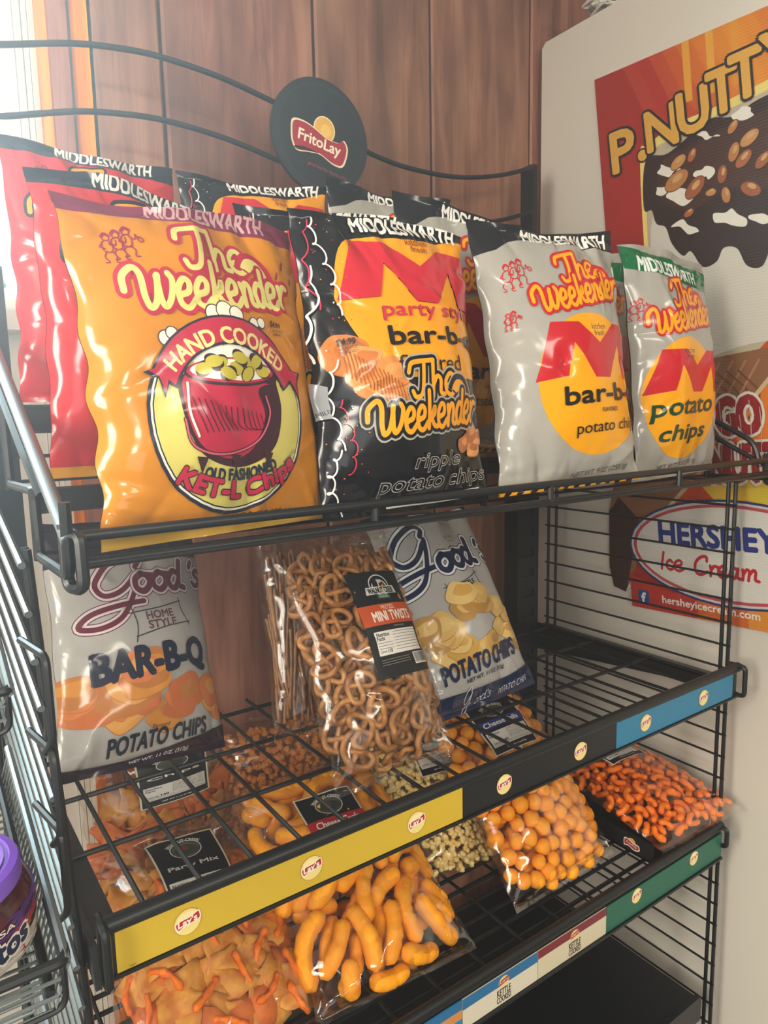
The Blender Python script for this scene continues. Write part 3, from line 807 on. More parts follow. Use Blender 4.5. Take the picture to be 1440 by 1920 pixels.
# ================================================================== the room
def wood(name, a, b, c, seed):
    m = bpy.data.materials.new(name); m.use_nodes = True
    nt = m.node_tree; bs = nt.nodes['Principled BSDF']
    tc = nt.nodes.new('ShaderNodeTexCoord')
    mp = nt.nodes.new('ShaderNodeMapping'); mp.inputs['Scale'].default_value = (30, 30, 2.4); mp.inputs['Location'].default_value = (seed * 3.7, seed, seed * 5.1)
    n1 = nt.nodes.new('ShaderNodeTexNoise'); n1.inputs['Scale'].default_value = 1.0; n1.inputs['Detail'].default_value = 7; n1.inputs['Roughness'].default_value = 0.68; n1.inputs['Distortion'].default_value = 1.1
    rp = nt.nodes.new('ShaderNodeValToRGB')
    rp.color_ramp.elements[0].position = 0.28; rp.color_ramp.elements[0].color = lin(a) + (1,)
    rp.color_ramp.elements[1].position = 0.72; rp.color_ramp.elements[1].color = lin(c) + (1,)
    e = rp.color_ramp.elements.new(0.5); e.color = lin(b) + (1,)
    mp2 = nt.nodes.new('ShaderNodeMapping'); mp2.inputs['Scale'].default_value = (9, 9, 3.2); mp2.inputs['Location'].default_value = (seed * 1.3, 0, seed * 2.2)
    n2 = nt.nodes.new('ShaderNodeTexNoise'); n2.inputs['Scale'].default_value = 1.0; n2.inputs['Detail'].default_value = 3
    r2 = nt.nodes.new('ShaderNodeValToRGB')
    r2.color_ramp.elements[0].position = 0.3; r2.color_ramp.elements[0].color = (0.42, 0.38, 0.36, 1)
    r2.color_ramp.elements[1].position = 0.55; r2.color_ramp.elements[1].color = (1, 1, 1, 1)
    mx = nt.nodes.new('ShaderNodeMix'); mx.data_type = 'RGBA'; mx.blend_type = 'MULTIPLY'; mx.inputs[0].default_value = 0.85
    L = nt.links.new
    L(tc.outputs['Object'], mp.inputs['Vector']); L(mp.outputs[0], n1.inputs['Vector']); L(n1.outputs['Fac'], rp.inputs['Fac'])
    L(tc.outputs['Object'], mp2.inputs['Vector']); L(mp2.outputs[0], n2.inputs['Vector']); L(n2.outputs['Fac'], r2.inputs['Fac'])
    L(rp.outputs['Color'], mx.inputs[6]); L(r2.outputs['Color'], mx.inputs[7]); L(mx.outputs[2], bs.inputs['Base Color'])
    bp = nt.nodes.new('ShaderNodeBump'); bp.inputs['Strength'].default_value = 0.25; bp.inputs['Distance'].default_value = 0.002
    L(n1.outputs['Fac'], bp.inputs['Height']); L(bp.outputs[0], bs.inputs['Normal'])
    bs.inputs['Roughness'].default_value = 0.45
    return m
W1 = wood('panel_wood', '#764c38', '#a27058', '#ba8a70', 1)
W2 = wood('panel_wood_darker', '#6c4634', '#966850', '#ae8268', 2)
W3 = wood('panel_wood_redder', '#764838', '#a26c58', '#ba886e', 4)
LIT_EDGE = wood('lit_wood_edge', '#9a4a08', '#b8600e', '#cc7818', 3)  # orange glow of the window light put into the colour of the reveal edges
LIT_EDGE.node_tree.nodes['Principled BSDF'].inputs['Roughness'].default_value = 0.95
LIT_EDGE.node_tree.nodes['Principled BSDF'].inputs['Specular IOR Level'].default_value = 0.0
GROOVE = mat('groove_shadow', '#1c100b', 0.8)
WHITE = mat('white_paint', '#cfcac0', 0.5)
PLASTER = mat('plaster_wall', '#b9afa2', 0.8, bump=(60, 0.2, 0.002))

xs = [0.314, 0.42, 0.70, 0.969, 1.252, 1.53, 1.81, 2.09, 2.37, 2.65, 3.0]
mb = MB()
for i in range(len(xs) - 1):
    a, b = xs[i] + (0.0025 if i else 0), xs[i + 1] - 0.0025
    c = 0.004
    poly = [(a, 1.21), (a, 1.19 + c if i else 1.19), (a + (c if i else 0), 1.19), (b - c, 1.19), (b, 1.19 + c), (b, 1.21)]
    mb.prism(poly, 'z', 0, 2.5, (0, 2, 1)[i % 3])
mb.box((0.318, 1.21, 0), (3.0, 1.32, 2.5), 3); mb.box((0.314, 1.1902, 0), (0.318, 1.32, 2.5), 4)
structure(mb.make('wall_back', [W1, W2, W3, GROOVE, LIT_EDGE], smooth=False), 'reddish brown vertical wood board panelling')
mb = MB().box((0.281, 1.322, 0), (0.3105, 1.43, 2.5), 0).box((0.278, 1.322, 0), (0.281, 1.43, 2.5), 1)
structure(mb.make('trim_1', [W3, LIT_EDGE], smooth=False), 'narrow red brown wooden strip beside the window')
# wall that holds the window
mb = MB()
mb.box((-1.6, 1.445, 0), (0.278, 1.52, Z0 + 0.153)); mb.box((-1.6, 1.433, Z0 + 1.0), (0.3, 1.52, 2.5)); mb.box((-1.6, 1.433, Z0 + .153), (-0.55, 1.52, Z0 + 1.0)); mb.box((.2785, 1.4331, 0), (0.5, 1.52, 2.5))
structure(mb.make('wall_window', [WHITE], smooth=False))
mb = MB()
mb.box((0.2235, 1.432, 0), (0.2475, 1.444, 2.5)); mb.box((0.2485, 1.424, 0), (0.259, 1.444, 2.5)); mb.box((0.2605, 1.418, 0), (0.268, 1.444, 2.5)); mb.box((0.269, 1.412, 0), (0.278, 1.444, 2.5))
mb.box((0.2215, 1.44, Z0 + .187), (0.2255, 1.49, Z0 + 1.0))
mb.box((-0.55, 1.425, Z0 + .187), (-0.52, 1.47, Z0 + 1.0)); mb.box((-0.52, 1.45, Z0 + .187), (0.2235, 1.475, Z0 + .215)); mb.box((-0.52, 1.45, Z0 + .97), (0.2235, 1.475, Z0 + 1.0))
wn = mb.make('window_1', [WHITE], smooth=False); structure(wn, 'white framed window')
g = MB().box((-0.52, 1.46, Z0 + .215), (0.2225, 1.463, Z0 + .97)).make('glass_pane', [film_material('window_glass', '#f4faf8', 0.03, 0.4)], wn, smooth=False)
s_ = MB().box((-0.6, 1.375, Z0 + .153), (0.30, 1.47, Z0 + .187)).make('window_sill', [WHITE], wn, smooth=False)

structure(MB().box((-1.7, -2.7, -0.05), (3.2, 1.6, 0)).make('floor', [mat('floor_vinyl', '#77706a', 0.5)], smooth=False))
structure(MB().box((-1.7, -2.7, 2.5), (3.2, 1.6, 2.55)).make('ceiling', [mat('ceiling_paint', '#cfc8bb', 0.9)], smooth=False))
structure(MB().box((-1.75, -2.7, 0), (-1.6, 1.6, 2.5)).make('wall_left', [PLASTER], smooth=False))
structure(MB().box((3.0, -2.7, 0), (3.1, 1.6, 2.5)).make('wall_right', [PLASTER], smooth=False))
structure(MB().box((-1.7, -2.8, 0), (3.2, -2.7, 2.5)).make('wall_front', [PLASTER], smooth=False))

# greenery outside the window
rg = np.random.RandomState(1); mb = MB()
for k in range(1400):
    c = np.array([rg.uniform(-1.2, 1.6), rg.uniform(4.2, 5.2), rg.uniform(0.2, 2.35) ]); s = rg.uniform(.04, .1)
    d = rg.randn(3); d /= np.linalg.norm(d); e = np.cross(d, rg.randn(3)); e /= np.linalg.norm(e)
    mb.add([c - d * s, c + e * s * .5, c + d * s, c - e * s * .5], [(0, 1, 2, 3)])
hd = mb.make('hedge_foliage', [mat('leaf_green', '#5f8a52', 0.6)], smooth=False)
tag(hd, 'green hedge seen through the window behind the shop', 'hedge', kind='stuff')

# added haze volume standing in for the bright veil of lens glare
hm = bpy.data.materials.new('glare_scatter'); hm.use_nodes = True
hn = hm.node_tree; hn.nodes.clear()
ho = hn.nodes.new('ShaderNodeOutputMaterial'); hv = hn.nodes.new('ShaderNodeVolumeScatter')
hv.inputs['Density'].default_value = 0.30; hv.inputs['Anisotropy'].default_value = 0.68
hn.links.new(hv.outputs[0], ho.inputs['Volume'])
tag(MB().box((-.9, .12, 1.06), (1.25, 1.40, 2.45)).make('glare_haze', [hm], smooth=False), 'added haze standing in for lens glare before the window', 'haze', kind='stuff')
# ================================================================== the snack rack
XL, XR = 0.107, 1.205
rack = thing('snack_rack', 'black wire snack rack with coloured price strips beside the white freezer', 'display rack', (0.65, 0.85, 0))
def upright(x0, x1, label=None):
    mb = MB(); y0, y1 = 1.085, 1.125
    mb.box((x0, y0 + .004, 0), (x1, y1, Z0 + .20)); mb.box((x1 - .022, y0 + .006, Z0 + .2), (x1 - .008, y1, Z0 + .505))
    # slotted face: bars between the slots
    z = 0.0
    while z < Z0 + .17:
        mb.box((x0, y0, z), (x1, y0 + .004, z + .028)); mb.box((x0, y0, z + .028), (x0 + .014, y0 + .004, z + .046)); mb.box((x1 - .014, y0, z + .028), (x1, y0 + .004, z + .046))
        z += .046
    return mb.make('upright_frame', [BLACK], rack, smooth=False)
upright(0.096, 0.150); upright(1.112, 1.178)
MB().box((0.10, 0.62, 0.0), (1.2, 1.12, 0.012)).box((.10, .62, .012), (.13, 1.12, .06)).box((1.17, .62, .012), (1.2, 1.12, .06)).make('base', [BLACK], rack, smooth=False)
# shelf-like dark base deck low down
MB().box((0.13, 0.66, Z0 - 1.13), (1.17, 1.12, Z0 - 1.118)).box((.13, .655, Z0 - 1.16), (1.17, .665, Z0 - 1.11)).make('base_deck', [mat('dark_base_deck', '#12161c', 0.35)], rack, smooth=False)

def side_grille(xf, mats, ztop, r_h, rise=0.0):
    mb = MB()
    for y in (0.655, 0.668):
        mb.tube([(xf(0), y, 0.02), (xf(-1.4 if xf(0) == xf(-1) else -.6), y, Z0 - .6), (xf(ztop), y, Z0 + ztop)], .0036, 8, mi=0)
    for y in (1.058, 1.080):
        mb.tube([(xf(0), y, 0.02), (xf(ztop), y, Z0 + ztop)], .0032, 8, mi=0)
    z = ztop - .012
    while z > -1.45:
        x = xf(z)
        mb.tube([(x - .0062, .648, Z0 + z), (x - .0062, 1.083, Z0 + z + rise)], r_h, 7, mi=1)
        z -= .0421
    return mb.make('side_grille', mats, rack)
side_grille(lambda z: 1.205, [BLACK, BLACK], -.118, .0022)
side_grille(lambda z: 0.0895 + max(0, -.1 - max(z, -.6)) * .038, [BLACK, STEEL], -.108, .0034, .11)

# wave-shaped header rods and the round sign
def wave(z_off, x0, x1):
    pts = [(0.06, .46), (.13, .472), (.17, .480), (.257, .504), (.318, .514), (.38, .518), (.47, .512), (.56, .496), (.655, .474), (.725, .456), (.80, .4435), (.872, .441), (.94, .444), (1.006, .454), (1.08, .472), (1.155, .497)]
    P = spline([(x, 1.09, Z0 + z + z_off) for x, z in pts], 6)
    return [p for p in P if x0 <= p[0] <= x1]
MB().tube(wave(0, 0, 1.155), .0042, 10).make('header_rod', [BLACK], rack)
MB().tube(wave(-.0865, 0, 1.16), .0042, 10).make('header_rod', [BLACK], rack)
mb = MB(); sc = (0.640, 1.078, Z0 + .453); r0 = .0905
mb.prism([(sc[0] + r0 * math.cos(a), sc[2] + r0 * math.sin(a)) for a in np.linspace(0, 2 * math.pi, 72, endpoint=False)], 'y', 1.074, 1.082)
sign = mb.make('header_sign', [mat('sign_plastic', '#262b30', 0.35)], rack)
A = Art(.18, .18)
A.ell(.5, .5, 8.0, 8.0, '#4a5258'); A.ell(.5, .5, 7.92, 7.92, '#262b30')
A.ell(.53, .43, 2.05, 2.05, '#efe3bd'); A.ell(.53, .43, 1.85, 1.85, '#e9b34a'); A.ell(.545, .44, 1.0, 1.0, '#f2c765')
fl = [(.2, .40), (.3, .39), (.42, .43), (.55, .50), (.68, .52), (.74, .49), (.78, .56), (.75, .68), (.7, .735), (.6, .72), (.48, .66), (.36, .655), (.24, .66), (.19, .6), (.18, .5)]
A.poly(fl, '#efe3bd', 6); A.poly([(.48 + (a - .48) * .945, .56 + (b - .56) * .91) for a, b in fl], '#a82a3c', 6)
A.poly([(.21, .625), (.3, .615), (.4, .63), (.45, .648), (.34, .645), (.24, .65)], '#3a1a20', 5)
A.text('FritoLay', .475, .565, 8.0, 2.2, '#f3ead0', -11, 0, .02); A.text('good food for the fun of it!', .55, .79, 7.5, .75, '#a04a50', -12, .1)
def fr_sign(u, v): return np.array([sc[0] - .09 + .18 * u, 1.074, sc[2] - .09 + .18 * v]), np.array([0, -1., 0])
flat_print('sign_print', A, fr_sign, sign)

# ---- price strips and their badges
def lays(name, x, zc, y, parent, dim, rot=0):
    A = Art(.03, .03)
    A.ell(.5, .5, 1.36, 1.36, '#b98f3a'); A.ell(.5, .5, 1.3, 1.3, '#f0dc8c'); A.ell(.5, .36, .95, .6, '#f6e8ac')
    A.poly([(.1, .44), (.3, .36), (.6, .33), (.85, .22), (.92, .3), (.93, .52), (.72, .6), (.4, .64), (.2, .74), (.1, .62)], '#f4ead2', 4)
    A.poly([(.13, .46), (.3, .4), (.6, .37), (.84, .27), (.885, .33), (.89, .5), (.7, .56), (.4, .6), (.21, .68), (.14, .6)], '#b3252c', 4)
    A.text("Lay's", .5, .5, 1.9, .82, '#f6ecd8', 9, .16, .03)
    h = .015 * dim
    return flat_print(name, A, lambda u, v: (np.array([x - h + 2 * h * u, y, zc - h + 2 * h * v]), np.array([0, -1., 0])), parent)

def shelf_base(name, z, y_front, xw, xbars, n_y, label, thick=.0028):
    mb = MB()
    for y in xbars: mb.tube([(XL + .006, y, Z0 + z), (1.19, y, Z0 + z)], .0034, 8)
    for i in range(n_y):
        x = xw[0] + (xw[1] - xw[0]) * i / (n_y - 1)
        mb.tube([(x, y_front + .006, Z0 + z + .022), (x, y_front + .02, Z0 + z + .0055), (x, 1.08, Z0 + z + .0055)], thick, 7)
    o = mb.make('shelf_grille', [BLACK], rack)
    if label: plabel(o, label)
    return o

def bracket(z, x, parent, y0=.66):
    mb = MB()
    mb.prism([(1.085, Z0 + z - .062), (1.085, Z0 + z - .006), (y0, Z0 + z - .006), (y0, Z0 + z - .022)], 'x', x, x + .003)
    mb.box((x, y0, Z0 + z - .009), (x + .028, 1.085, Z0 + z - .006))
    return mb.make('bracket', [BLACK], parent, smooth=False)

def end_loop(x, y, z0, z1, parent, d=.03):
    """bent rod that closes the shelf end beside the price strip"""
    P = fillet([(x, y + .02, Z0 + z1), (x, y - .008, Z0 + z1), (x, y - .008, Z0 + z0), (x, y + .012, Z0 + z0), (x, y + .012, Z0 + z1 - .004)], .008, 5)
    return MB().tube(P, .0042, 8).make('end_loop', [BLACK], parent)

def strip(name, x0, x1, z0, z1, y, color, parent, label, bands=()):
    mb = MB().box((x0, y, Z0 + z0), (x1, y + .0015, Z0 + z1)); ms = [paper(color)]
    o = mb.make(name, ms, parent, smooth=False)
    plabel(o, label); return o

# middle shelf
mid = shelf_base('shelf', -.483, .628, (.167, 1.17), (.80, .93, 1.052), 18, 'middle wire shelf')
MB().tube([(XL + .01, .630, Z0 - .4565), (1.196, .630, Z0 - .4565)], .0085, 12).make('front_rail', [BLACK], mid)
MB().box((XL + .008, .6262, Z0 - .506), (1.185, .629, Z0 - .452)).box((XL + .008, .621, Z0 - .5065), (1.185, .629, Z0 - .5035)).make('price_channel', [BLACK], mid, smooth=False)
for x in (XL + .006, 1.178): bracket(-.478, x, mid)
MB().prism([(.625, Z0 - .512), (.635, Z0 - .474), (1.02, Z0 - .468), (1.02, Z0 - .494), (.66, Z0 - .505)], 'x', XL + .002, XL + .008).make('side_plate', [BLACK], mid, smooth=False)
end_loop(XL + .012, .622, -.508, -.452, mid); end_loop(1.19, .622, -.505, -.452, mid)
strip('price_strip', .1285, .5455, -.5025, -.461, .6235, '#d2b234', mid, 'yellow price strip')
strip('price_strip', .5465, .8475, -.5025, -.461, .6235, '#1b1c1f', mid, 'black price strip')
strip('price_strip', .8485, 1.168, -.5025, -.461, .6235, '#2f7fa6', mid, 'blue price strip')
for x in (.195, .331, .473, .617, .767, .919, 1.077): lays('badge', x, Z0 - .481, .6232, mid, 1.0)
A = Art(.04, .04); A.text('VIST', .3, .93, .6, .2, '#6a5a20', 0); 
flat_print('price_print', A, lambda u, v: (np.array([.13 + .04 * u, .6234, Z0 - .503 + .04 * v]), np.array([0, -1., 0])), mid)

# bottom shelf
bot = shelf_base('shelf', -.790, .645, (.16, 1.18), tuple(np.arange(.69, 1.08, .033)), 14, 'lowest wire shelf')
MB().tube([(XL + .01, .648, Z0 - .7655), (1.196, .648, Z0 - .7655)], .0085, 12).make('front_rail', [BLACK], bot)
MB().box((XL + .008, .6442, Z0 - .825), (1.19, .647, Z0 - .762)).box((XL + .008, .638, Z0 - .8265), (1.19, .647, Z0 - .8225)).make('price_channel', [BLACK], bot, smooth=False)
for x in (XL + .006, 1.178): bracket(-.786, x, bot)
end_loop(1.19, .640, -.80, -.765, bot)
def strip2(x0, x1, cols, label):
    """price strip of horizontal bands, top first: (share of the height, colour)"""
    A = Art(x1 - x0, .045); v = 0
    for h, c in cols: A.rect(0, v, 1, v + h, c); v += h
    o = MB().box((x0, .6415, Z0 - .8215), (x1, .643, Z0 - .7765)).make('price_strip', [paper(cols[-1][1])], bot, smooth=False)
    plabel(o, label)
    return A, o
def put(A, o, x0, x1): flat_print('strip_print', A, lambda u, v: (np.array([x0 + (x1 - x0) * u, .6415, Z0 - .8215 + .045 * v]), np.array([0, -1., 0])), o)
def kettle_words(A, u):
    A.ell(u, .26, 1.0, .8, '#e8d080'); A.poly([(u - .9 / A.W, .2), (u + .9 / A.W, .12), (u + .9 / A.W, .3), (u - .9 / A.W, .36)], '#a8424a'); A.text("Lay's", u, .245, 1.4, .55, '#f0e6d4', 4)
    A.text('KETTLE', u, .58, 2.6, 1.0, '#2c2a26', 0, 0, .02); A.text('COOKED', u, .82, 2.7, .9, '#2c2a26', 0, 0, .02)
A, o = strip2(.8595, 1.190, [(1, '#1f6350')], 'green price strip'); put(A, o, .8595, 1.19)
A, o = strip2(.7045, .8585, [(.3, '#7a2a36'), (.7, '#cfc6aa')], 'cream price strip with a maroon top'); kettle_words(A, .52); put(A, o, .7045, .8585)
A, o = strip2(.5595, .7035, [(.36, '#2a6c9c'), (.64, '#d4ceba')], 'cream price strip with a blue top'); kettle_words(A, .53); put(A, o, .5595, .7035)
A, o = strip2(.128, .5585, [(.3, '#2a6c9c'), (.3, '#c98a52'), (.4, '#2a7fb0')], 'blue price strip with an orange band')
A.text("Lay's", .9, .6, 2.4, 1.6, '#b83238', 3, .1, .03); put(A, o, .128, .5585)
for x in (.936, 1.100): lays('badge', x, Z0 - .790, .6412, bot, .95)

# stepped top display
ys = [(.578, .700, -.113, -.130), (.715, .848, -.064, -.076), (.860, 1.075, .013, .006)]
top = None
mb = MB()
for (y0, y1, z, zb_) in ys:
    n = int((y1 - y0) / .0125)
    for k in range(n + 1):
        y = y0 + (y1 - y0) * k / n
        mb.tube([(XL + .004, y, Z0 + z + (zb_ - z) * k / n), (1.2, y, Z0 + z + (zb_ - z) * k / n)], .0019, 6)
top = mb.make('step_grille', [BLACK], rack); plabel(top, 'stepped top display of fine wires')
for (y, z0, z1) in ((.708, -.128, -.062), (.8535, -.074, .017)):
    mb = MB()
    for k in range(4): mb.tube([(XL, y, Z0 + z0 + (z1 - z0) * (k + .3) / 3.4), (1.203, y, Z0 + z0 + (z1 - z0) * (k + .3) / 3.4)], .0021, 6)
    for x in (XL, .66, 1.203): mb.tube([(x, y, Z0 + z0), (x, y, Z0 + z1)], .0048, 8)
    mb.box((XL, y - .001, Z0 + z1 - .022), (1.203, y + .003, Z0 + z1 - .002))
    mb.make('riser_grille', [BLACK], top)
MB().box((XL, .858, Z0 - .012), (1.203, .861, Z0 + .008)).make('back_support', [BLACK], top, smooth=False)
for x in (XL, 1.203):
    P = fillet([(x, 1.08, Z0 + .012), (x, .855, Z0 + .012), (x, .851, Z0 - .068), (x, .708, Z0 - .064), (x, .703, Z0 - .124), (x, .575, Z0 - .120), (x, .574, Z0 - .062)], .012, 4)
    MB().tube(P, .0046, 8).make('end_frame', [BLACK], top)
zf0, zf1 = -.0905, -.1125
for z in (zf0, zf1):
    MB().tube([(XL + .012, .582, Z0 + z), (1.207, .598, Z0 + z)], .0047, 10).make('front_rail', [BLACK], top)
for x, y in ((XL + .006, .578), (1.213, .600)):
    P = fillet([(x - .004, y + .004, Z0 - .088), (x + .002, y - .008, Z0 - .088), (x + .002, y - .010, Z0 - .130), (x - .006, y + .006, Z0 - .130), (x - .006, y + .006, Z0 - .08)], .010, 5)
    MB().tube(P, .0050, 8).make('end_loop', [BLACK], top)
for x in (.40, .66, .93): MB().tube([(x, .589, Z0 + zf0), (x, .589, Z0 + zf1)], .004, 8).make('rail_tie', [BLACK], top)
# side rails that slope to the front
MB().tube([(XL + .001, .97, Z0 + .118), (XL + .001, .909, Z0 + .088), (XL + .001, .572, Z0 - .092)], .0062, 10).make('side_rail', [STEEL], top)
MB().tube(fillet([(XL - .004, .93, Z0 + .08), (XL - .004, .70, Z0 - .037), (XL - .002, .655, Z0 - .064)], .01), .0046, 8).make('side_rail', [BLACK], top)
MB().tube(fillet([(1.206, .98, Z0 + .115), (1.206, .707, Z0 - .022), (1.206, .628, Z0 - .061), (1.206, .615, Z0 - .103)], .018, 5), .0048, 8).make('side_rail', [BLACK], top)
MB().tube([(1.206, .98, Z0 + .085), (1.206, .707, Z0 - .050), (1.206, .620, Z0 - .094)], .0042, 8).make('side_rail', [BLACK], top)
# ================================================================== freezer with the poster
FX = 1.268
fz = thing('upright_freezer', 'tall white freezer whose side carries the ice cream poster', 'freezer', (1.62, .72, 0))
FW = mat('freezer_white', '#d9d3c8', 0.38, bump=(14, 0.05, 0.004))
mb = MB(); zt = Z0 + .795
mb.prism([(.27, .06), (1.172, .06), (1.172, zt - .01), (1.162, zt), (.27, zt)], 'x', FX, FX + .68)
mb.make('cabinet', [FW], fz, smooth=False)
MB().box((FX + .01, .22, .1), (FX + .67, .268, zt - .02)).make('freezer_door', [FW], fz, smooth=False)
MB().box((FX + .02, .29, 0), (FX + .66, 1.15, .06)).make('plinth', [BLACK], fz, smooth=False)
# bundle of white cord lying on the freezer
rg = np.random.RandomState(3); cable_pts = []
for k in range(150):
    a = k * .42; cable_pts.append((FX + .055 + .04 * math.sin(a) + .006 * rg.randn(), 1.02 + .065 * math.cos(a) * math.cos(a * .07) + .008 * rg.randn(), zt + .008 + .0003 * k + .004 * abs(rg.randn())))
tag(MB().tube(spline(cable_pts, 3), .0028, 6).make('extension_cord', [mat('white_cord', '#dedad2', 0.4)], root=(FX + .05, 1.02, zt)), 'coil of white cord lying on top of the freezer', 'cord')

# poster: a cut-out plastic sign glued to the freezer's side
PTL, PTR, PBL, PBR = (np.array(q) for q in ((1.024, .667), (.45, .644), (.896, -.414), (.40, -.394)))
def fr_post(u, v):
    w = 1 - v
    q = PTL * (1 - u) * (1 - w) + PTR * u * (1 - w) + PBL * (1 - u) * w + PBR * u * w
    return np.array([FX - .0045, q[0], q[1] + Z0]), np.array([-1., 0, 0])
outline = [(0, 0), (1, 0), (1, 1), (.0, 1), (.0, .962), (-.03, .975), (-.09, .968), (-.105, .93), (-.085, .82), (-.03, .79), (.02, .77), (.0, .7), (0, .35)]
front = [fr_post(u, 1 - v)[0] for u, v in outline]
mb = MB(); n = len(front)
mb.add([tuple(p) for p in front] + [(FX - .0005, p[1], p[2]) for p in front], [tuple(range(n))[::-1], tuple(range(n, 2 * n))] + [(i, (i + 1) % n, (i + 1) % n + n, i + n) for i in range(n)])
poster = thing('ice_cream_poster', 'red and orange cut-out ice cream poster on the side of the white freezer', 'poster', (FX, .72, Z0 + .1))
mb.make('plastic_sheet', [mat('poster_sheet', '#d8d5ce', 0.4)], poster, smooth=False)
def poster_paper(color):
    nm = 'poster_' + color.strip('#')
    if nm in MATS: return MATS[nm]
    m = mat(nm, color, 0.36, spec=0.45); nt = m.node_tree
    tc = nt.nodes.new('ShaderNodeTexCoord'); w = nt.nodes.new('ShaderNodeTexWave'); w.bands_direction = 'Z'; w.inputs['Scale'].default_value = 60
    bp = nt.nodes.new('ShaderNodeBump'); bp.inputs['Strength'].default_value = 0.22; bp.inputs['Distance'].default_value = 0.0006
    nt.links.new(tc.outputs['Object'], w.inputs['Vector']); nt.links.new(w.outputs['Fac'], bp.inputs['Height']); nt.links.new(bp.outputs[0], nt.nodes['Principled BSDF'].inputs['Normal'])
    return m
A = Art(.57, 1.07)
reds = ['#b23a2a', '#b03026', '#bb4a28', '#c65a26', '#cf6c26', '#d67a28', '#da8428', '#dd8c2a', '#d9862a', '#d27a2a']
A.poly([(0, 0), (1, 0), (1, 1), (0, 1), (0, .962), (.0, .6)], '#a32a22')
for k, c in enumerate(reds): A.poly([(.12 + .05 * k, 0), (1, 0), (1, .3 - .005 * k), (.3 + .05 * k, .16), (.2 + .05 * k, .1)], c)
for k, (a, b) in enumerate(((.34, '#e0a03a'), (.42, '#e2a43c'), (.5, '#dd9430'), (.62, '#e3a840'))): A.poly([(a, 0), (a + .025, 0), (a + .03, .1), (a + .005, .1)], b)
A.poly([(0, .3), (.16, .3), (.16, .62), (0, .62)], '#9c2822')
A.poly([(.165, .17), (.2, .15), (.3, .13), (.42, .125), (.55, .115), (.75, .1), (1, .1), (1, .6), (.16, .6), (.16, .4)], '#e9d27a', 4)
A.poly([(.185, .19), (.22, .16), (.32, .15), (.42, .14), (.55, .13), (.75, .115), (1, .11), (1, .6), (.185, .6), (.175, .4)], '#b9ad95', 4)
# right-hand flare, blurred yellow and orange
A.poly([(.36, .62), (.62, .5), (1, .45), (1, .95), (.1, .85)], '#c64b26'); A.poly([(.46, .6), (.64, .5), (1, .45), (1, .78), (.5, .78)], '#d9782a'); A.poly([(.34, .76), (1, .7), (1, .9), (.5, .84)], '#d8b23a'); A.poly([(.5, .76), (1, .72), (1, .95), (.6, .86)], '#dcc03a')
# cone
A.poly([(.16, .55), (.42, .535), (.6, .525), (.62, .56), (.44, .66), (.12, .84), (-.03, .975), (-.09, .968), (-.105, .93), (-.085, .82), (-.04, .75), (.05, .66)], '#8a5f42')
A.poly([(-.03, .79), (.06, .83), (.0, .93), (-.03, .975), (-.09, .968), (-.105, .93), (-.085, .82)], '#3e241d')
for k in range(9):
    a = .2 + .045 * k
    A.stroke([(a, .545), (a - .16, .68), (a - .22, .76)], .45, '#a87a58', 4); A.stroke([(.17 + .04 * k, .56 + .0 * k), (.28 + .035 * k, .6), (.36 + .02 * k, .64)], .35, '#70482f', 4)
A.stroke([(.62, .56), (.5, .63), (.4, .7), (.2, .8)], .8, '#c9b28a', 4)
# white ice cream and the chocolate coat
A.poly([(.2, .28), (.3, .3), (1, .3), (1, .52), (.6, .515), (.42, .53), (.28, .545), (.22, .5), (.19, .4)], '#cfcbc0', 4)
A.poly([(.175, .2), (.2, .17), (.27, .175), (.36, .155), (.43, .14), (.5, .148), (.58, .135), (.7, .13), (.85, .125), (1, .13), (1, .38), (.85, .4), (.76, .42), (.7, .37), (.62, .36), (.58, .395), (.53, .39), (.5, .36), (.455, .355), (.43, .375), (.38, .38), (.34, .35), (.31, .355), (.27, .33), (.25, .3), (.215, .29), (.2, .265), (.17, .26)], '#33211d', 5)
A.poly([(.24, .19), (.34, .175), (.5, .16), (.9, .15), (.95, .26), (.7, .29), (.5, .26), (.35, .28), (.24, .25)], '#462a22', 5)
rg = np.random.RandomState(11)
for (a, b, s, r) in ((.27, .205, 2.2, 35), (.31, .25, 2.6, 30), (.4, .225, 1.8, 20), (.33, .31, 2.2, 50), (.48, .31, 2.6, 20), (.58, .32, 1.8, 40), (.41, .165, 1.6, 60), (.53, .15, 1.7, 0), (.24, .235, 1.4, 0), (.7, .3, 2.4, 10), (.8, .2, 2, 40), (.9, .32, 2.3, 10)):
    P = [(a + s * (1 + .3 * rg.randn()) * math.cos(t) / A.W, b + .62 * s * (1 + .3 * rg.randn()) * math.sin(t + R(r)) / A.H) for t in np.linspace(0, 6.28, 9, endpoint=False)]
    A.poly(P, '#e4e0d6', 4)
for k, (a, b, s, r) in enumerate(((.3, .225, 2.6, 25), (.365, .245, 2.3, 40), (.31, .195, 1.7, 30), (.36, .19, 1.2, 60), (.5, .205, 1.6, 70), (.46, .235, 1.5, 80), (.55, .19, 1.8, 30), (.53, .22, 1.7, 40), (.47, .27, 1.4, 100), (.55, .27, 1.9, -30), (.42, .26, 1.0, 0), (.34, .285, 1.0, 20), (.5, .165, 1.2, 50), (.59, .23, 1.6, 40), (.66, .2, 1.9, 30), (.74, .25, 1.8, 60), (.82, .28, 1.7, 10), (.9, .2, 1.9, 30))):
    A.ell(a, b, s + .15, s * .56 + .15, '#5a3520', r); A.ell(a, b, s, s * .56, ['#b57a45', '#9c5a36', '#c08a52', '#a8623c'][k % 4], r); A.ell(a + .004, b - .004, s * .45, s * .22, '#caa06a', r)
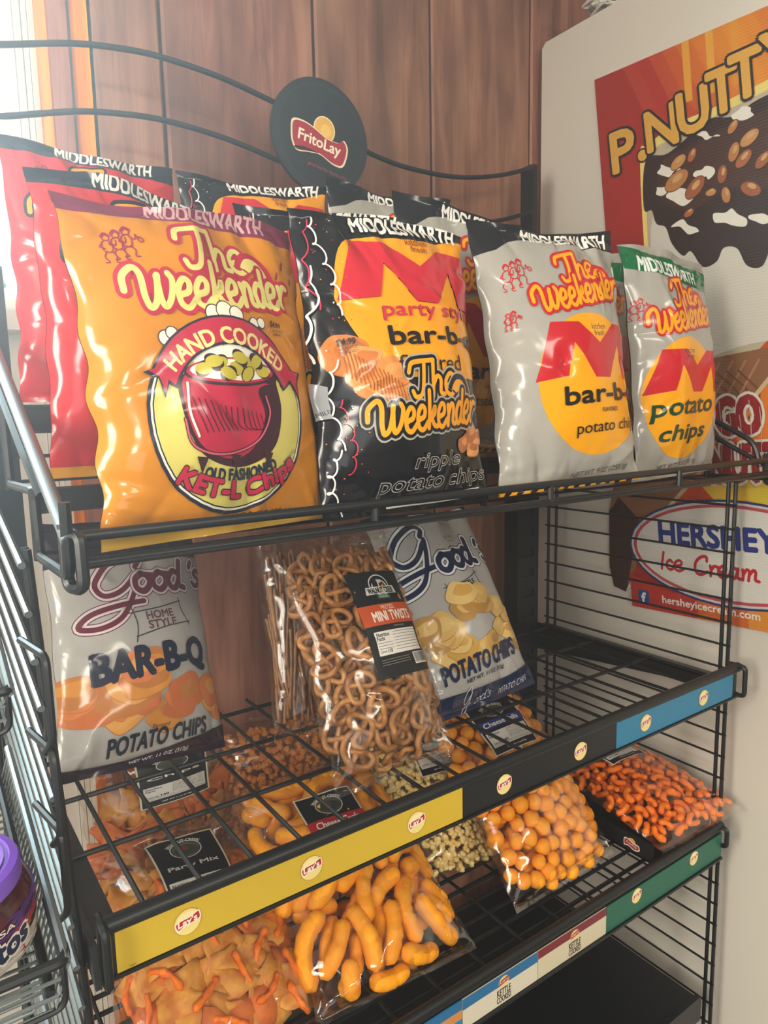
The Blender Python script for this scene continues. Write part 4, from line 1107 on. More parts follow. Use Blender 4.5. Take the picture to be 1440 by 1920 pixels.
# lettering
def big(ch, u, v, w, h, rot): A.text(ch, u, v, w, h, '#d9a548', rot, 0, .03, outline=(.045, '#26201e'))
big('P', .10, .145, 5.2, 7.6, 2); A.ell(.178, .165, 1.35, 1.35, '#26201e'); A.ell(.178, .165, 1.05, 1.05, '#d9a548')
big('N', .255, .128, 6.4, 7.2, 3); big('U', .37, .118, 5.8, 7.4, 3); big('T', .47, .102, 5.4, 7.4, 3); big('T', .545, .09, 5.4, 7.6, 3); big('Y', .645, .078, 6.0, 7.8, 3)
for t, u, v, w in (('GO', .485, .635, 8.6), ('NUTTY', .53, .715, 17.5)):
    A.text(t, u, v, w, 6.4, '#8e2326', 3, 0, .06, outline=(.055, '#d9d4ca'))
for k in range(9): A.stroke([(.42 + .035 * k, .61 + .012 * (k % 3)), (.425 + .035 * k, .66), (.42 + .035 * k, .73)], .14, '#c9b8b0', 4)
# lower badge
A.poly([(0, .935), (.2, .96), (1, .9), (1, 1), (0, 1)], '#b5332a'); A.poly([(.3, .95), (1, .9), (1, 1), (.3, 1)], '#c9642c'); A.poly([(.5, .94), (1, .9), (1, 1), (.5, 1)], '#d68a34')
A.ell(.44, .875, 24.5, 10.2, '#28356e', 1); A.ell(.44, .875, 24.0, 9.75, '#c9c6c2', 1); A.ell(.44, .875, 23.4, 9.3, '#b84a54', 1); A.ell(.44, .875, 22.6, 8.7, '#d6d3cc', 1)
A.text("HERSHEY'S", .415, .846, 30, 4.3, '#28357e', 1, 0, .045)
A.script('Ice', .2, .917, 6.2, 1.9, '#b82634', .3, 1, .1); A.script('Cream', .42, .917, 14.5, 2.0, '#b82634', .32, 1, .1)
A.rect(.035, .965, .085, .992, '#2c4a86'); A.text('f', .06, .98, 1.1, 2.1, '#e4e4e4', 0, 0, .04)
A.text('hersheyicecream.com', .345, .978, 22.5, 1.9, '#e2ded6', 0, 0, .02)
flat_print('poster_print', A, fr_post, poster, thick=.00002, material=poster_paper)
# ================================================================== the next rack on the near side and its jar
nb = thing('wire_tray_rack', 'wire tray rack holding the purple lidded jar', 'display rack', (-.2, .6, 0))
def tray(x1, yb, yf, zb, zf, lip, n, drop=.010):
    """sloping wire tray whose right edge runs from the back (yb,zb) to the front (yf,zf)"""
    mb = MB(); x0 = -.55
    for k in range(n):
        t = k / (n - 1); y = yb + (yf - yb) * t; z = zb + (zf - zb) * t
        mb.tube([(x0, y, Z0 + z - drop), (x1 - .008, y, Z0 + z - drop), (x1 + .001, y, Z0 + z - .002)], .0013, 6, mi=1)
    o = mb.make('tray_grille', [BLACK, STEEL], nb)
    fr = [(x0, yf, Z0 + zf), (x1, yf, Z0 + zf), (x1, yb, Z0 + zb)]
    MB().tube(fillet(fr[:2] + [(x1, yf + .012, Z0 + zf + .002)], .006), .0034, 8).make('tray_rim', [BLACK], o)
    MB().tube([fr[1], fr[2]], .0030, 8).make('tray_side', [STEEL], o)
    P = fillet([(x0, yf, Z0 + zf - lip), (x1 - .002, yf, Z0 + zf - lip), (x1 - .002, yf, Z0 + zf), (x1 - .002, yf + .05, Z0 + zf + .012)], .008)
    MB().tube(P, .0022, 8).make('tray_lip', [BLACK], o)
    for q in (.35, .7): MB().tube([(x0, yf, Z0 + zf - lip * q), (x1 - .002, yf, Z0 + zf - lip * q)], .0013, 6).make('lip_wire', [STEEL], o)
    MB().tube([(x1 - .01, yb, Z0 + zb - .018), (x1 - .01, yf, Z0 + zf - .018)], .003, 8).make('tray_support', [BLACK], o)
    return o
tray(.0600, .640, .430, -.270, -.3225, .030, 30, .029)
tray(.0530, .700, .515, -.100, -.1780, .028, 18)
tray(.0640, .640, .400, -.470, -.5300, .022, 22)
for (y, x) in ((.70, -.5), (.45, -.5), (.70, -.2)):
    P = [(x, y, .02), (x, y, Z0 - .06 if y > .5 else Z0 - .27)]
    MB().tube(P, .0034, 8).make('tray_post', [STEEL if y < .5 else BLACK], nb)
MB().box((-.55, .38, 0), (.075, .74, .015)).make('base', [BLACK], nb, smooth=False)
# wire hooks hanging at the tray ends
for z in (-.165, -.29, -.233):
    P = fillet([(.066, .55, Z0 + z + .01), (.074, .50, Z0 + z + .01), (.074, .50, Z0 + z - .05), (.070, .51, Z0 + z - .06)], .008)
    MB().tube(P, .0028, 8).make('wire_hook', [BLACK], nb)

jar = thing('dip_jar', 'purple lidded jar with a red label standing in the wire tray', 'jar', (-.003, .494, Z0 - .332))
def lathe(prof, c, n=48, mi=0):
    v = []; f = []
    for r, z in prof:
        for k in range(n):
            a = 2 * math.pi * k / n; v.append((c[0] + r * math.cos(a), c[1] + r * math.sin(a), c[2] + z))
    for i in range(len(prof) - 1):
        for k in range(n):
            f.append((i * n + k, i * n + (k + 1) % n, (i + 1) * n + (k + 1) % n, (i + 1) * n + k))
    f.append(tuple(range(n - 1, -1, -1))); f.append(tuple((len(prof) - 1) * n + k for k in range(n)))
    return v, f
jc = (-.003, .494, Z0 - .332)
body = [(.044, 0), (.050, .002), (.0545, .008), (.0565, .016), (.0565, .028), (.055, .036), (.051, .042), (.047, .045), (.047, .047)]
v, f = lathe(body, jc); mk('jar_body', v, f, mat('jar_salsa', '#5d1f2a', 0.12, spec=0.6, noise=(40, '#3a1018', 1)), jar, smooth='auto')
lid = [(.0495, .043), (.0505, .044), (.0505, .052), (.049, .0545), (.0445, .0555), (.043, .0543), (.030, .0543), (.0296, .0548)]
v, f = lathe(lid, jc); mk('jar_lid', v, f, mat('jar_lid_purple', '#7b52c8', 0.3), jar, smooth='auto')
A = Art(.24, .030)
A.rect(0, 0, 1, 1, '#a8242f'); A.poly([(0, 0), (1, 0), (1, .2), (.7, .34), (.3, .34), (0, .2)], '#4a2a78'); A.poly([(.3, 1), (.5, .78), (.72, .7), (1, .6), (1, 1)], '#cfc9bd', 3)
A.text('SALSA', .66, .16, 3.0, .4, '#e8e2d8', 0, 0, .02)
A.text('Tostitos', .62, .6, 7.2, 1.5, '#e8e2d8', 6, 0, .12); A.text('Tostitos', .62, .6, 7.0, 1.4, '#20264a', 6, 0, .05)
def fr_jar(u, v):
    a = R(-215) + u * R(235); r = .0567
    n = np.array([math.cos(a), math.sin(a), 0.]); return np.array([jc[0], jc[1], jc[2] + .006 + .028 * v]) + n * r, n
t_ = A.L; A.L = [(subdiv(t, .35), c, l, k) for t, c, l, k in t_]
flat_print('jar_label', A, fr_jar, jar, base=.0003)
A = Art(.09, .09)
A.ell(.5, .5, 4.1, 4.1, '#8e68d6'); A.ell(.5, .5, 3.1, 3.1, '#7b52c8'); A.text('DIP', .62, .55, 4.2, 1.9, '#e6e0f0', 42, 0, .05); A.text('MEDIUM', .78, .38, 2.4, .5, '#e6e0f0', 50)
flat_print('lid_print', A, lambda u, v: (np.array([jc[0] - .045 + .09 * u, jc[1] - .045 + .09 * v, jc[2] + .0553]), np.array([0, 0, 1.])), jar)
# ================================================================== printed chip bags
def chip_bag(label, o, yaw, lean, roll, W, H, T, seed, body, seal, art, group=None, **kw):
    kw.setdefault('amp', 1.3)
    bg = Bag(o, yaw, lean, roll, W, H, T, seed, **kw)
    root = thing('chip_bag', label, 'chip bag', tuple(bg.o), group)
    bg.skin(root, ink(body), (ink(seal[0]), ink(seal[1])))
    bg.on_skin('front_print', art, root)
    return bg
W_, H_ = .24, .305
a_org = art_kettle(.246, .30, '#c67f1c', '#d8cf7c', '#b32442', '#cfc468', '#7c2a4a', '#c9a0a4')
a_red = art_kettle(.225, .305, '#c62a32', '#e89a22', '#1d1a1e', '#c67f1c', '#1f2430', '#e0ddd6')
a_par = art_party(.243, .318)
a_whi = art_white(.246, .34, '#1c1d22', '#1d1b1c', 0, 0)
a_grn = art_white(.234, .345, '#0f6a42', '#16402a', 0, 0, True)
a_gbq = art_goods(.24, .33, True)
a_gor = art_goods(.24, .33, False)

# top display, rear tier to front tier
chip_bag('red kettle chip bag on the rear step nearest the window', (.243, .945, .020), 2, 7, -1, .215, .312, .038, 11, '#c62a32', ('#1f2430', '#c62a32'), a_red)
chip_bag('red kettle chip bag on the middle step behind the orange bag', (.238, .785, -.060), 12, 3, -1, .218, .302, .038, 12, '#c62a32', ('#1f2430', '#d99a2a'), a_red)
chip_bag('orange kettle chip bag with a red pot on its front', (.259, .622, -.108), 9.8, 9.2, .3, .246, .30, .042, 13, '#c67f1c', ('#8c3352', '#c9a03a'), a_org, ncrease=44)
chip_bag('black barbecue chip bag on the rear step below the round sign', (.473, .945, .020), -3, 4, 2, .225, .307, .038, 14, '#16161b', ('#16161b', '#16161b'), a_par)
chip_bag('black barbecue chip bag on the middle step between two other black bags', (.469, .782, -.060), -8, 1, 0, .228, .305, .038, 15, '#16161b', ('#16161b', '#16161b'), a_par)
chip_bag('black party style barbecue chip bag standing at the front rail', (.477, .628, -.109), 2.9, 8.1, .3, .243, .322, .042, 16, '#16161b', ('#16161b', '#16161b'), a_par, ncrease=46)
chip_bag('white barbecue chip bag on the rear step beside the round sign', (.678, .945, .022), -4, 1, -1.5, .226, .320, .038, 17, '#a5a29b', ('#1c1d22', '#e2a41e'), a_whi)
chip_bag('white barbecue chip bag with a black top on the middle step', (.672, .785, -.058), -3, -1, -2.5, .228, .335, .038, 18, '#a5a29b', ('#1c1d22', '#e2a41e'), a_whi)
chip_bag('white barbecue chip bag with a black top at the front rail', (.747, .628, -.104), -7, 9.0, 2, .246, .345, .044, 19, '#a5a29b', ('#1c1d22', '#e2a41e'), a_whi, ncrease=44)
chip_bag('white potato chip bag with a green top behind the front green one', (.985, .800, -.060), -6, 4, 0, .228, .325, .036, 20, '#a5a29b', ('#a8a59e', '#a8a59e'), a_grn)
chip_bag('white potato chip bag with a green top at the rail end', (1.026, .655, -.108), 2.6, 5, 1.1, .234, .345, .042, 21, '#a5a29b', ('#a8a59e', '#a8a59e'), a_grn)
# middle shelf
chip_bag('white home style barbecue chip bag with a dark purple top', (.244, .895, -.448), 18, 23, -11, .24, .332, .048, 22, '#b0ada9', ('#251c2c', '#2a1726'), a_gbq, ncrease=30)
chip_bag('white kettle cooked chip bag with a navy bottom', (.754, .800, -.466), 5.4, 29, 0, .24, .335, .046, 23, '#b2b0ad', ('#1a2448', '#1a2448'), a_gor, ncrease=30)
# ================================================================== clear bags and what is in them
CHEESE = mat('cheese_dust', '#ffac0c', 0.6, bump=(260, 0.5, 0.0015), noise=(70, '#fb9c04', 1))
CHEESE2 = mat('cheese_ball_dust', '#ffac10', 0.62, bump=(320, 0.5, 0.0012), noise=(60, '#fa9804', 1))
CRUNCH = mat('crunchy_curl_dust', '#ff8810', 0.55, bump=(420, 0.6, 0.0012), noise=(90, '#ee6a04', 1))
PRETZ = mat('pretzel_glaze', '#c48a4c', 0.34, bump=(300, 0.25, 0.0006), noise=(55, '#8a5426', 1), coat=0.25)
PRETZ2 = mat('pretzel_stick_glaze', '#b07a44', 0.35, noise=(80, '#7a4c28', 1), coat=0.2)
POP = mat('popcorn_flake', '#ffedb0', 0.7, noise=(120, '#f5d070', 1))
POPC = mat('cheddar_popcorn', '#eda558', 0.7, noise=(90, '#dd8434', 1))
NACHO = mat('corn_chip', '#eaa848', 0.6, noise=(60, '#cc7a2c', 1), bump=(200, 0.4, 0.001))
NACHO2 = mat('seasoned_chip', '#e27a30', 0.6, noise=(60, '#cc6628', 1), bump=(200, 0.4, 0.001))
NACHO3 = mat('dark_red_chip', '#d2603a', 0.6, noise=(60, '#ac4022', 1), bump=(200, 0.4, 0.001))

def proto_mesh(name, v, f, m):
    me = bpy.data.meshes.new(name); me.from_pydata([tuple(p) for p in v], [], [tuple(q) for q in f]); me.materials.append(m)
    me.polygons.foreach_set('use_smooth', np.ones(len(me.polygons), dtype=bool)); me.update(); return me
def bumpy(v, k, sc, seed):
    rg = np.random.RandomState(seed); v = np.array(v, float); o = np.zeros(len(v))
    for i in range(6):
        d = rg.randn(3) * sc; o += np.sin(v @ d + rg.uniform(0, 6.3))
    c = v.mean(0)
    return v + (v - c) / (np.linalg.norm(v - c, axis=1, keepdims=True) + 1e-9) * (o * k / 3)[:, None]
def curl_mesh(name, L, r, bend, m, seed, seg=12, n=16, lump=.07):
    rg = np.random.RandomState(seed); P = []; rr = []
    for i in range(n):
        t = i / (n - 1); a = (t - .5) * bend
        rad = L / bend if abs(bend) > .05 else 1e9
        p = (rad * math.sin(a), rad * (math.cos(a) - 1), .1 * L * math.sin(3 * t) * rg.uniform(.5, 1)) if rad < 1e8 else ((t - .5) * L, 0, 0)
        e = min(t, 1 - t) * L
        k = math.sqrt(max(0, 1 - max(0, 1 - e / r) ** 2)) if e < r else 1
        P.append(p); rr.append(max(.12 * r, r * k) * (1 + lump * math.sin(i * L / (n * r) * 1.3 + seed) + lump * .35 * rg.randn()))
    v, f = tube_mesh(P, rr, seg)
    return proto_mesh(name, v, f, m), np.array(P)[::2]
def ball_mesh(name, r, m, seed, nl=8, ns=14):
    v = [(0, 0, r)]; f = []
    for i in range(1, nl):
        for k in range(ns):
            a, b = math.pi * i / nl, 2 * math.pi * k / ns; v.append((r * math.sin(a) * math.cos(b), r * math.sin(a) * math.sin(b), r * math.cos(a)))
    v.append((0, 0, -r))
    for k in range(ns): f.append((0, 1 + k, 1 + (k + 1) % ns))
    for i in range(nl - 2):
        for k in range(ns): f.append((1 + i * ns + k, 1 + (i + 1) * ns + k, 1 + (i + 1) * ns + (k + 1) % ns, 1 + i * ns + (k + 1) % ns))
    b0 = 1 + (nl - 2) * ns
    for k in range(ns): f.append((b0 + k, len(v) - 1, b0 + (k + 1) % ns))
    return proto_mesh(name, bumpy(v, .11 * r, 140 * .012 / r, seed), f, m), np.zeros((1, 3))
def popcorn_mesh(name, r, m, seed):
    rg = np.random.RandomState(seed); V = []; F = []
    for k in range(6):
        d = rg.randn(3); d /= np.linalg.norm(d); c = d * r * .52 * (k > 0); q = r * rg.uniform(.42, .62)
        nl, ns = 6, 9; v = []
        for i in range(nl + 1):
            for j in range(ns):
                a, b = math.pi * i / nl, 2 * math.pi * j / ns; v.append(c + q * np.array([math.sin(a) * math.cos(b), math.sin(a) * math.sin(b), math.cos(a)]))
        v = bumpy(v, .16 * q, 4.5 / q, seed + k); o = len(V); V += [tuple(p) for p in v]
        F += [(o + i * ns + j, o + (i + 1) * ns + j, o + (i + 1) * ns + (j + 1) % ns, o + i * ns + (j + 1) % ns) for i in range(nl) for j in range(ns)]
    return proto_mesh(name, V, F, m), np.zeros((1, 3))
def pretzel_mesh(name, s, m, seed):
    rg = np.random.RandomState(seed)
    pts = [(.42, -.62), (.2, -.35), (-.08, .05), (-.42, .55), (-.8, .62), (-1.0, .2), (-.85, -.35), (-.4, -.78), (0, -.9), (.4, -.78), (.85, -.35), (1.0, .2), (.8, .62), (.42, .55), (.08, .05), (-.2, -.35), (-.42, -.62)]
    P = spline([(x * s * .5 * (1 + .05 * rg.randn()), y * s * .5 * (1 + .05 * rg.randn()), .07 * s * math.sin(i * 1.7) * (1 if 3 < i < 13 else (.5 if i < 8 else -1))) for i, (x, y) in enumerate(pts)], 4)
    n = len(P); rr = [s * .082 * (1 + .25 * math.sin(math.pi * i / (n - 1)) + .06 * rg.randn()) for i in range(n)]
    v, f = tube_mesh(P, rr, 8); return proto_mesh(name, v, f, m), np.array(P)[::5]
def chip_mesh(name, s, m, seed, kind='tri'):
    rg = np.random.RandomState(seed)
    cor = [(0, 1), (-.9, -.6), (.9, -.6)] if kind == 'tri' else [(-.75, .75), (-.75, -.75), (.75, -.75), (.75, .75)]
    cor = [np.array(c) * s * .55 * (1 + .12 * rg.randn()) for c in cor]
    P = []
    for i in range(len(cor)):
        a, b = cor[i], cor[(i + 1) % len(cor)]
        for t in np.linspace(.08, .92, 5): P.append(a * (1 - t) + b * t + .03 * s * rg.randn(2))
    c = np.mean(P, 0); rings = [[c + (np.array(p) - c) * k for p in P] for k in (1, .66, .33)]
    kx, ky = rg.uniform(-4, 4), rg.uniform(-6, 6); V = []; n = len(P)
    def z(p): return (kx * p[0] ** 2 + ky * p[1] * p[1]) / s * .25 + .02 * s * math.sin(p[0] * 6 / s + seed)
    for sd in (.0009, -.0009):
        for r_ in rings: V += [(p[0], p[1], z(p) + sd) for p in r_]
        V.append((c[0], c[1], z(c) + sd))
    F = []; o2 = 3 * n + 1
    for o, flip in ((0, 0), (o2, 1)):
        for r_ in range(2):
            for k in range(n):
                q = (o + r_ * n + k, o + r_ * n + (k + 1) % n, o + (r_ + 1) * n + (k + 1) % n, o + (r_ + 1) * n + k); F.append(q[::-1] if flip else q)
        for k in range(n):
            q = (o + 2 * n + k, o + 2 * n + (k + 1) % n, o + 3 * n); F.append(q[::-1] if flip else q)
    for k in range(n): F.append((k, o2 + k, o2 + (k + 1) % n, (k + 1) % n))
    return proto_mesh(name, V, F, m), np.array([V[0], V[n // 3], V[2 * n // 3], V[3 * n]] + [V[2 * n + q] for q in range(0, n, 4)] + [V[q] for q in range(0, n, 4)])

def fill(bg, protos, count, r, gap, name, label, cat, group, seed, vr=(.05, .8), ur=.92, layers=2, tilt=.35, along=None, sag=0.0, tries=5000, step=1.9, lid=.8):
    """drop pieces under the front of a bag, nearest the film first; protos = (mesh, sample points); pieces keep gap * 2r apart"""
    rg = np.random.RandomState(seed); Bm = bg.basis(); made = 0; first = {}
    cloud = np.zeros((0, 3))
    for L in range(layers):
        for t_ in range(tries):
            if made >= count: return made
            u, v = rg.uniform(-ur, ur), rg.uniform(*vr)
            th = float(bg.thick(np.array(u), np.array(v))); tot = th * (1 + bg.tback)
            d = r * 1.06 + .001 + sag + L * step * r + rg.uniform(0, .5) * r * (L > 0)
            if d + r > tot + .002:
                if L or tot < 2.0 * r: continue
                d = tot - r
            p = bg.inside(u, v, d)
            k = rg.randint(len(protos) if t_ > .22 * tries else (len(protos) + 1) // 2); me, pts = protos[k]
            ang = rg.uniform(0, 2 * math.pi) if along is None else along + rg.randn() * .14
            tl = tilt * (.55 if L == 0 else 1)
            # follow the slope of the film
            e = .03; sx = float(bg.thick(np.array(u + e), np.array(v)) - bg.thick(np.array(u - e), np.array(v))) / (2 * e * bg.W / 2); sy = float(bg.thick(np.array(u), np.array(v + e)) - bg.thick(np.array(u), np.array(v - e))) / (2 * e * bg.H)
            E = Euler((max(-.8, min(.8, math.atan(sy))) + rg.randn() * tl, max(-.8, min(.8, -math.atan(sx))) + rg.randn() * tl, 0)).to_matrix()
            M = Bm @ E @ Matrix.Rotation(ang, 3, 'Z')
            sc = rg.uniform(.88, 1.1)
            W = pts @ (np.array(M).T * sc) + p
            if len(cloud):
                near = cloud[np.linalg.norm(cloud - p, axis=1) < .11]
                if len(near) and (np.linalg.norm(W[:, None] - near[None], axis=2) < gap * 2 * r).any(): continue
            rel = (W - bg.o) @ np.stack([bg.a, bg.b, bg.n], 1)
            uu = rel[:, 0] / (bg.W / 2 * bg.width(rel[:, 1] / bg.H)); vv = rel[:, 1] / bg.H
            tt = bg.thick(np.clip(uu, -1, 1), np.clip(vv, 0, 1))
            if (np.abs(uu) > .99).any() or (vv < .03).any() or (rel[:, 2] > tt - lid * r).any() or (rel[:, 2] < -bg.tback * tt + .2 * r - .004).any(): continue
            cloud = np.vstack([cloud, W])
            if me.name in first: o = first[me.name].copy()
            else:
                o = bpy.data.objects.new(name, me); first[me.name] = o; tag(o, label, cat, group)
            o.name = name
            COL.objects.link(o)
            o.matrix_world = Matrix.Translation(Vector(p)) @ M.to_4x4() @ Matrix.Scale(sc, 4)
            made += 1
    return made

def clear_bag(label, o, yaw, lean, roll, W, H, T, seed, **kw):
    bg = Bag(o, yaw, lean, roll, W, H, T, seed, cell=.0038, outward=True, plump=.34, **kw)
    root = thing('clear_bag', label, 'clear snack bag', tuple(bg.o), 'clear bags of snacks')
    bg.skin(root, FILM, FILM, ('clear_film', 'top_seal', 'bottom_seal'))
    return bg, root

def sticker(kind):
    """label sheets of the clear bags"""
    if kind == 'twists':
        A = Art(.092, .125)
        A.rect(0, 0, 1, 1, '#1c1d20'); A.ell(.52, .145, 1.75, 1.35, '#d8d6d0'); A.ell(.52, .145, 1.6, 1.2, '#1c1d20'); A.ell(.52, .16, 1.35, .9, '#c9c7c0')
        A.poly([(.4, .1), (.46, .075), (.5, .1), (.5, .17), (.4, .17)], '#1c1d20'); A.poly([(.52, .13), (.6, .11), (.66, .17), (.52, .18)], '#3a3c3e')
        A.poly([(.25, .16), (.79, .16), (.82, .235), (.22, .235)], '#d8d6d0'); A.text('WALNUT CREEK', .52, .198, 4.6, .7, '#1c1d20', 0, 0, .04)
        A.rect(.4, .245, .64, .285, '#3d6a44'); A.text('FOODS', .52, .265, 1.5, .26, '#d8d6d0')
        A.rect(-.01, .335, 1.01, .53, '#c4532c'); A.text('PRETZEL', .5, .37, 2.4, .5, '#ecd9c4'); A.text('MINI TWISTS', .55, .45, 7.0, 1.15, '#f0e6d8', 0, 0, .03)
        A.text('NET WT 16 OZ (454g)', .6, .555, 2.0, .2, '#c8c6c0')
        A.rect(.1, .585, .93, .8, '#e6e3dc'); A.text('Nutrition', .24, .615, 2.0, .42, '#1c1d20', 0, 0, .03); A.text('Facts', .185, .65, 1.2, .42, '#1c1d20', 0, 0, .03); A.text('110', .3, .765, .7, .42, '#1c1d20', 0, 0, .03); A.text('Calories', .18, .765, 1.0, .3, '#1c1d20')
        for k in range(7): A.stroke([(.42, .605 + .027 * k), (.91, .605 + .027 * k)], .05, '#55534e', 0)
        for k in range(3): A.stroke([(.12, .69 + .025 * k), (.38, .69 + .025 * k)], .05, '#55534e', 0)
        A.rect(.68, .82, .95, .93, '#e6e3dc')
        rg = np.random.RandomState(2); x = .69
        while x < .93:
            w = rg.choice([.006, .01, .014]); A.rect(x, .825, x + w, .918, '#1c1d20'); x += w + rg.choice([.007, .011])
        for k in range(3): A.stroke([(.1, .84 + .022 * k), (.6, .84 + .022 * k)], .05, '#8f8d88', 0)
        return A
    A = Art(.086, .125)
    A.rect(0, 0, 1, 1, '#d9d2be'); A.rect(.025, .018, .975, .982, '#15171a')
    A.ell(.5, .2, 2.0, 1.55, '#cfcdc6'); A.ell(.5, .2, 1.85, 1.4, '#15171a'); A.ell(.5, .2, 1.7, 1.25, '#5a5a54'); A.ell(.5, .215, 1.5, .9, '#35402f'); A.poly([(.4, .17), (.5, .15), (.56, .2), (.46, .22)], '#7a2f28')
    A.text('WALNUT CREEK', .5, .075, 4.6, .55, '#d8d6d0', 0, 0, .03, 3.2)
    if kind in ('Cheese Curls', 'Cheese Balls'):
        c = '#b3252e' if kind == 'Cheese Curls' else '#26367e'
        A.rect(.0, .36, 1.0, .52, c); A.text(kind, .5, .44, 6.6, 1.15, '#ece8e0', 0, 0, .02)
    elif kind:
        A.text(kind, .5, .43, 6.4, .8, '#ece8e0', 0, 0, .02)
    A.rect(.06, .58, .94, .86, '#e2e0da'); A.text('Nutrition', .2, .62, 1.9, .4, '#15171a', 0, 0, .03); A.text('Facts', .15, .66, 1.1, .4, '#15171a', 0, 0, .03)
    A.text('Calories', .17, .79, 1.4, .32, '#15171a', 0, 0, .02); A.text('140', .34, .785, .9, .5, '#15171a', 0, 0, .04)
    for k, t in enumerate(('Total Fat 8g      10%', 'Sat. Fat 1g       5%', 'Cholesterol 0mg   0%', 'Sodium 270mg     12%', 'Protein 2g')): A.text(t, .68, .605 + .038 * k, 3.9, .28, '#2a2a2c'); A.stroke([(.44, .622 + .038 * k), (.93, .622 + .038 * k)], .03, '#6a6a68', 0)
    for k in range(2): A.stroke([(.08, .815 + .022 * k), (.92, .815 + .022 * k)], .05, '#6a6a68', 0)
    A.text('NET WT 11 oz (312g)', .5, .925, 3.6, .38, '#d8d6d0', 0, 0, .03)
    return A

# ---- middle shelf: pretzel bags
bg, root = clear_bag('tall clear bag of mini pretzel twists with a black and orange label', (.500, .690, -.458), 8, 29, -4, .205, .34, .05, 31, ncrease=46, pinch=.05, amp=1.2)
bg.on_skin('label_sticker', sticker('twists'), root, paper, .0006, uv0=(.36, .235), uv1=(.85, .66))
tw = [pretzel_mesh('pretzel_twist_%s' % c, .043, PRETZ, k) for k, c in enumerate('abcd')]
fill(bg, tw, 170, .0042, .8, 'pretzel_twist', 'salted brown mini pretzel twist inside the tall labelled clear bag', 'pretzel', 'pretzel twists in the tall clear bag', 41, (.035, .84), .93, 6, .35, None, .003, 2600, 1.9)
bg, root = clear_bag('narrow clear bag of pretzel sticks behind the twists bag', (.488, .860, -.462), -6, 22, -3, .155, .31, .038, 32, ncrease=34, pinch=.05, amp=1.2)
st = []
for k in range(3):
    rg = np.random.RandomState(k); P = [((t - .5) * .115, .0015 * math.sin(4 * t + k), .0012 * math.cos(5 * t + k)) for t in np.linspace(0, 1, 12)]
    v, f = tube_mesh(P, [.0026 * (1 + .1 * rg.randn()) for _ in P], 7); st.append((proto_mesh('pretzel_stick_%d' % k, v, f, PRETZ2), np.array(P)))
fill(bg, st, 150, .0027, .85, 'pretzel_stick', 'thin brown pretzel stick inside the narrow clear bag', 'pretzel stick', 'pretzel sticks in the narrow clear bag', 42, (.22, .70), .85, 7, .1, R(90), .002, 1500)

# ---- bottom shelf
bg, root = clear_bag('clear bag of thick cheese curls under the yellow price strip', (.501, .690, -.757), 7, 60, -8, .262, .345, .054, 33, ncrease=44, amp=1.3, pinch=.05)
bg.on_skin('label_sticker', sticker('Cheese Curls'), root, paper, .0006, uv0=(.27, .20), uv1=(.66, .575))
cu = [curl_mesh('cheese_curl_%d' % k, L, .0124, b, CHEESE, k, lump=.045) for k, (L, b) in enumerate(((.095, 1.3), (.10, 1.8), (.085, .8), (.065, 1.0), (.075, 2.2), (.048, .6)))]
fill(bg, cu, 160, .0124, .62, 'cheese_curl', 'thick orange cheese curl inside the clear bag under the yellow strip', 'cheese curl', 'thick cheese curls in the clear bag', 43, (.04, .93), .93, 4, .26, None, .004, 26000, 1.55, .7)
bg, root = clear_bag('clear bag of round cheese balls under the black price strip', (.840, .700, -.757), 4.4, 45, -2, .25, .34, .056, 34, ncrease=40, amp=1.2, pinch=.04)
bg.on_skin('label_sticker', sticker('Cheese Balls'), root, paper, .0006, uv0=(.28, .10), uv1=(.72, .38))
ba = [ball_mesh('cheese_ball_%d' % k, .0128, CHEESE2, k) for k in range(4)]
fill(bg, ba, 240, .0128, .78, 'cheese_ball', 'round yellow orange cheese ball inside the clear bag under the black strip', 'cheese ball', 'cheese balls in the clear bag', 44, (.03, .93), .95, 3, 1.0, None, .001, 4000, 1.7)
# tray box and the bag of small curls lying on it
tray_box = thing('display_tray', 'low black cardboard tray under the bag of small crunchy curls', 'tray', (1.09, .78, Z0 - .782))
mb = MB()
x0, x1, y0, y1, zb = 1.015, 1.190, .666, .95, Z0 - .7812
mb.box((x0, y0, zb), (x1, y1, zb + .003)); mb.box((x0, y0, zb), (x0 + .003, y1, zb + .034)); mb.box((x1 - .003, y0, zb), (x1, y1, zb + .034)); mb.box((x0, y1 - .003, zb), (x1, y1, zb + .034)); mb.box((x0, y0, zb), (x1, y0 + .003, zb + .004))
tb = mb.make('tray_body', [mat('black_card', '#1a1b1e', 0.45)], tray_box, smooth=False)
A = Art(.286, .034)
A.ell(.845, .42, .8, .8, '#d9a84a'); A.poly([(.79, .35), (.82, .3), (.86, .42), (.895, .42), (.9, .7), (.86, .8), (.82, .7), (.79, .75)], '#e6dcc8', 4); A.poly([(.795, .4), (.82, .36), (.86, .48), (.89, .48), (.893, .66), (.86, .74), (.82, .64), (.795, .68)], '#a02a38', 4); A.text('FritoLay', .845, .56, 2.2, .6, '#efe6d2', -8)
flat_print('tray_print', A, lambda u, v: (np.array([x0, y1 - .286 * u, zb + .034 * v]), np.array([-1., 0, 0])), tb)
bg, root = clear_bag('clear bag of small crunchy curls lying on the black tray', (1.118, .630, -.737), -3, 84, 0, .235, .31, .044, 35, ncrease=40, amp=1.2, pinch=.04, tback=.35)
sm = [curl_mesh('crunchy_curl_%d' % k, L, .0058, b, CRUNCH, k, 9, 12, .13) for k, (L, b) in enumerate(((.036, 2.6), (.03, 1.8), (.04, 3.4), (.026, 1.2), (.034, 4.2)))]
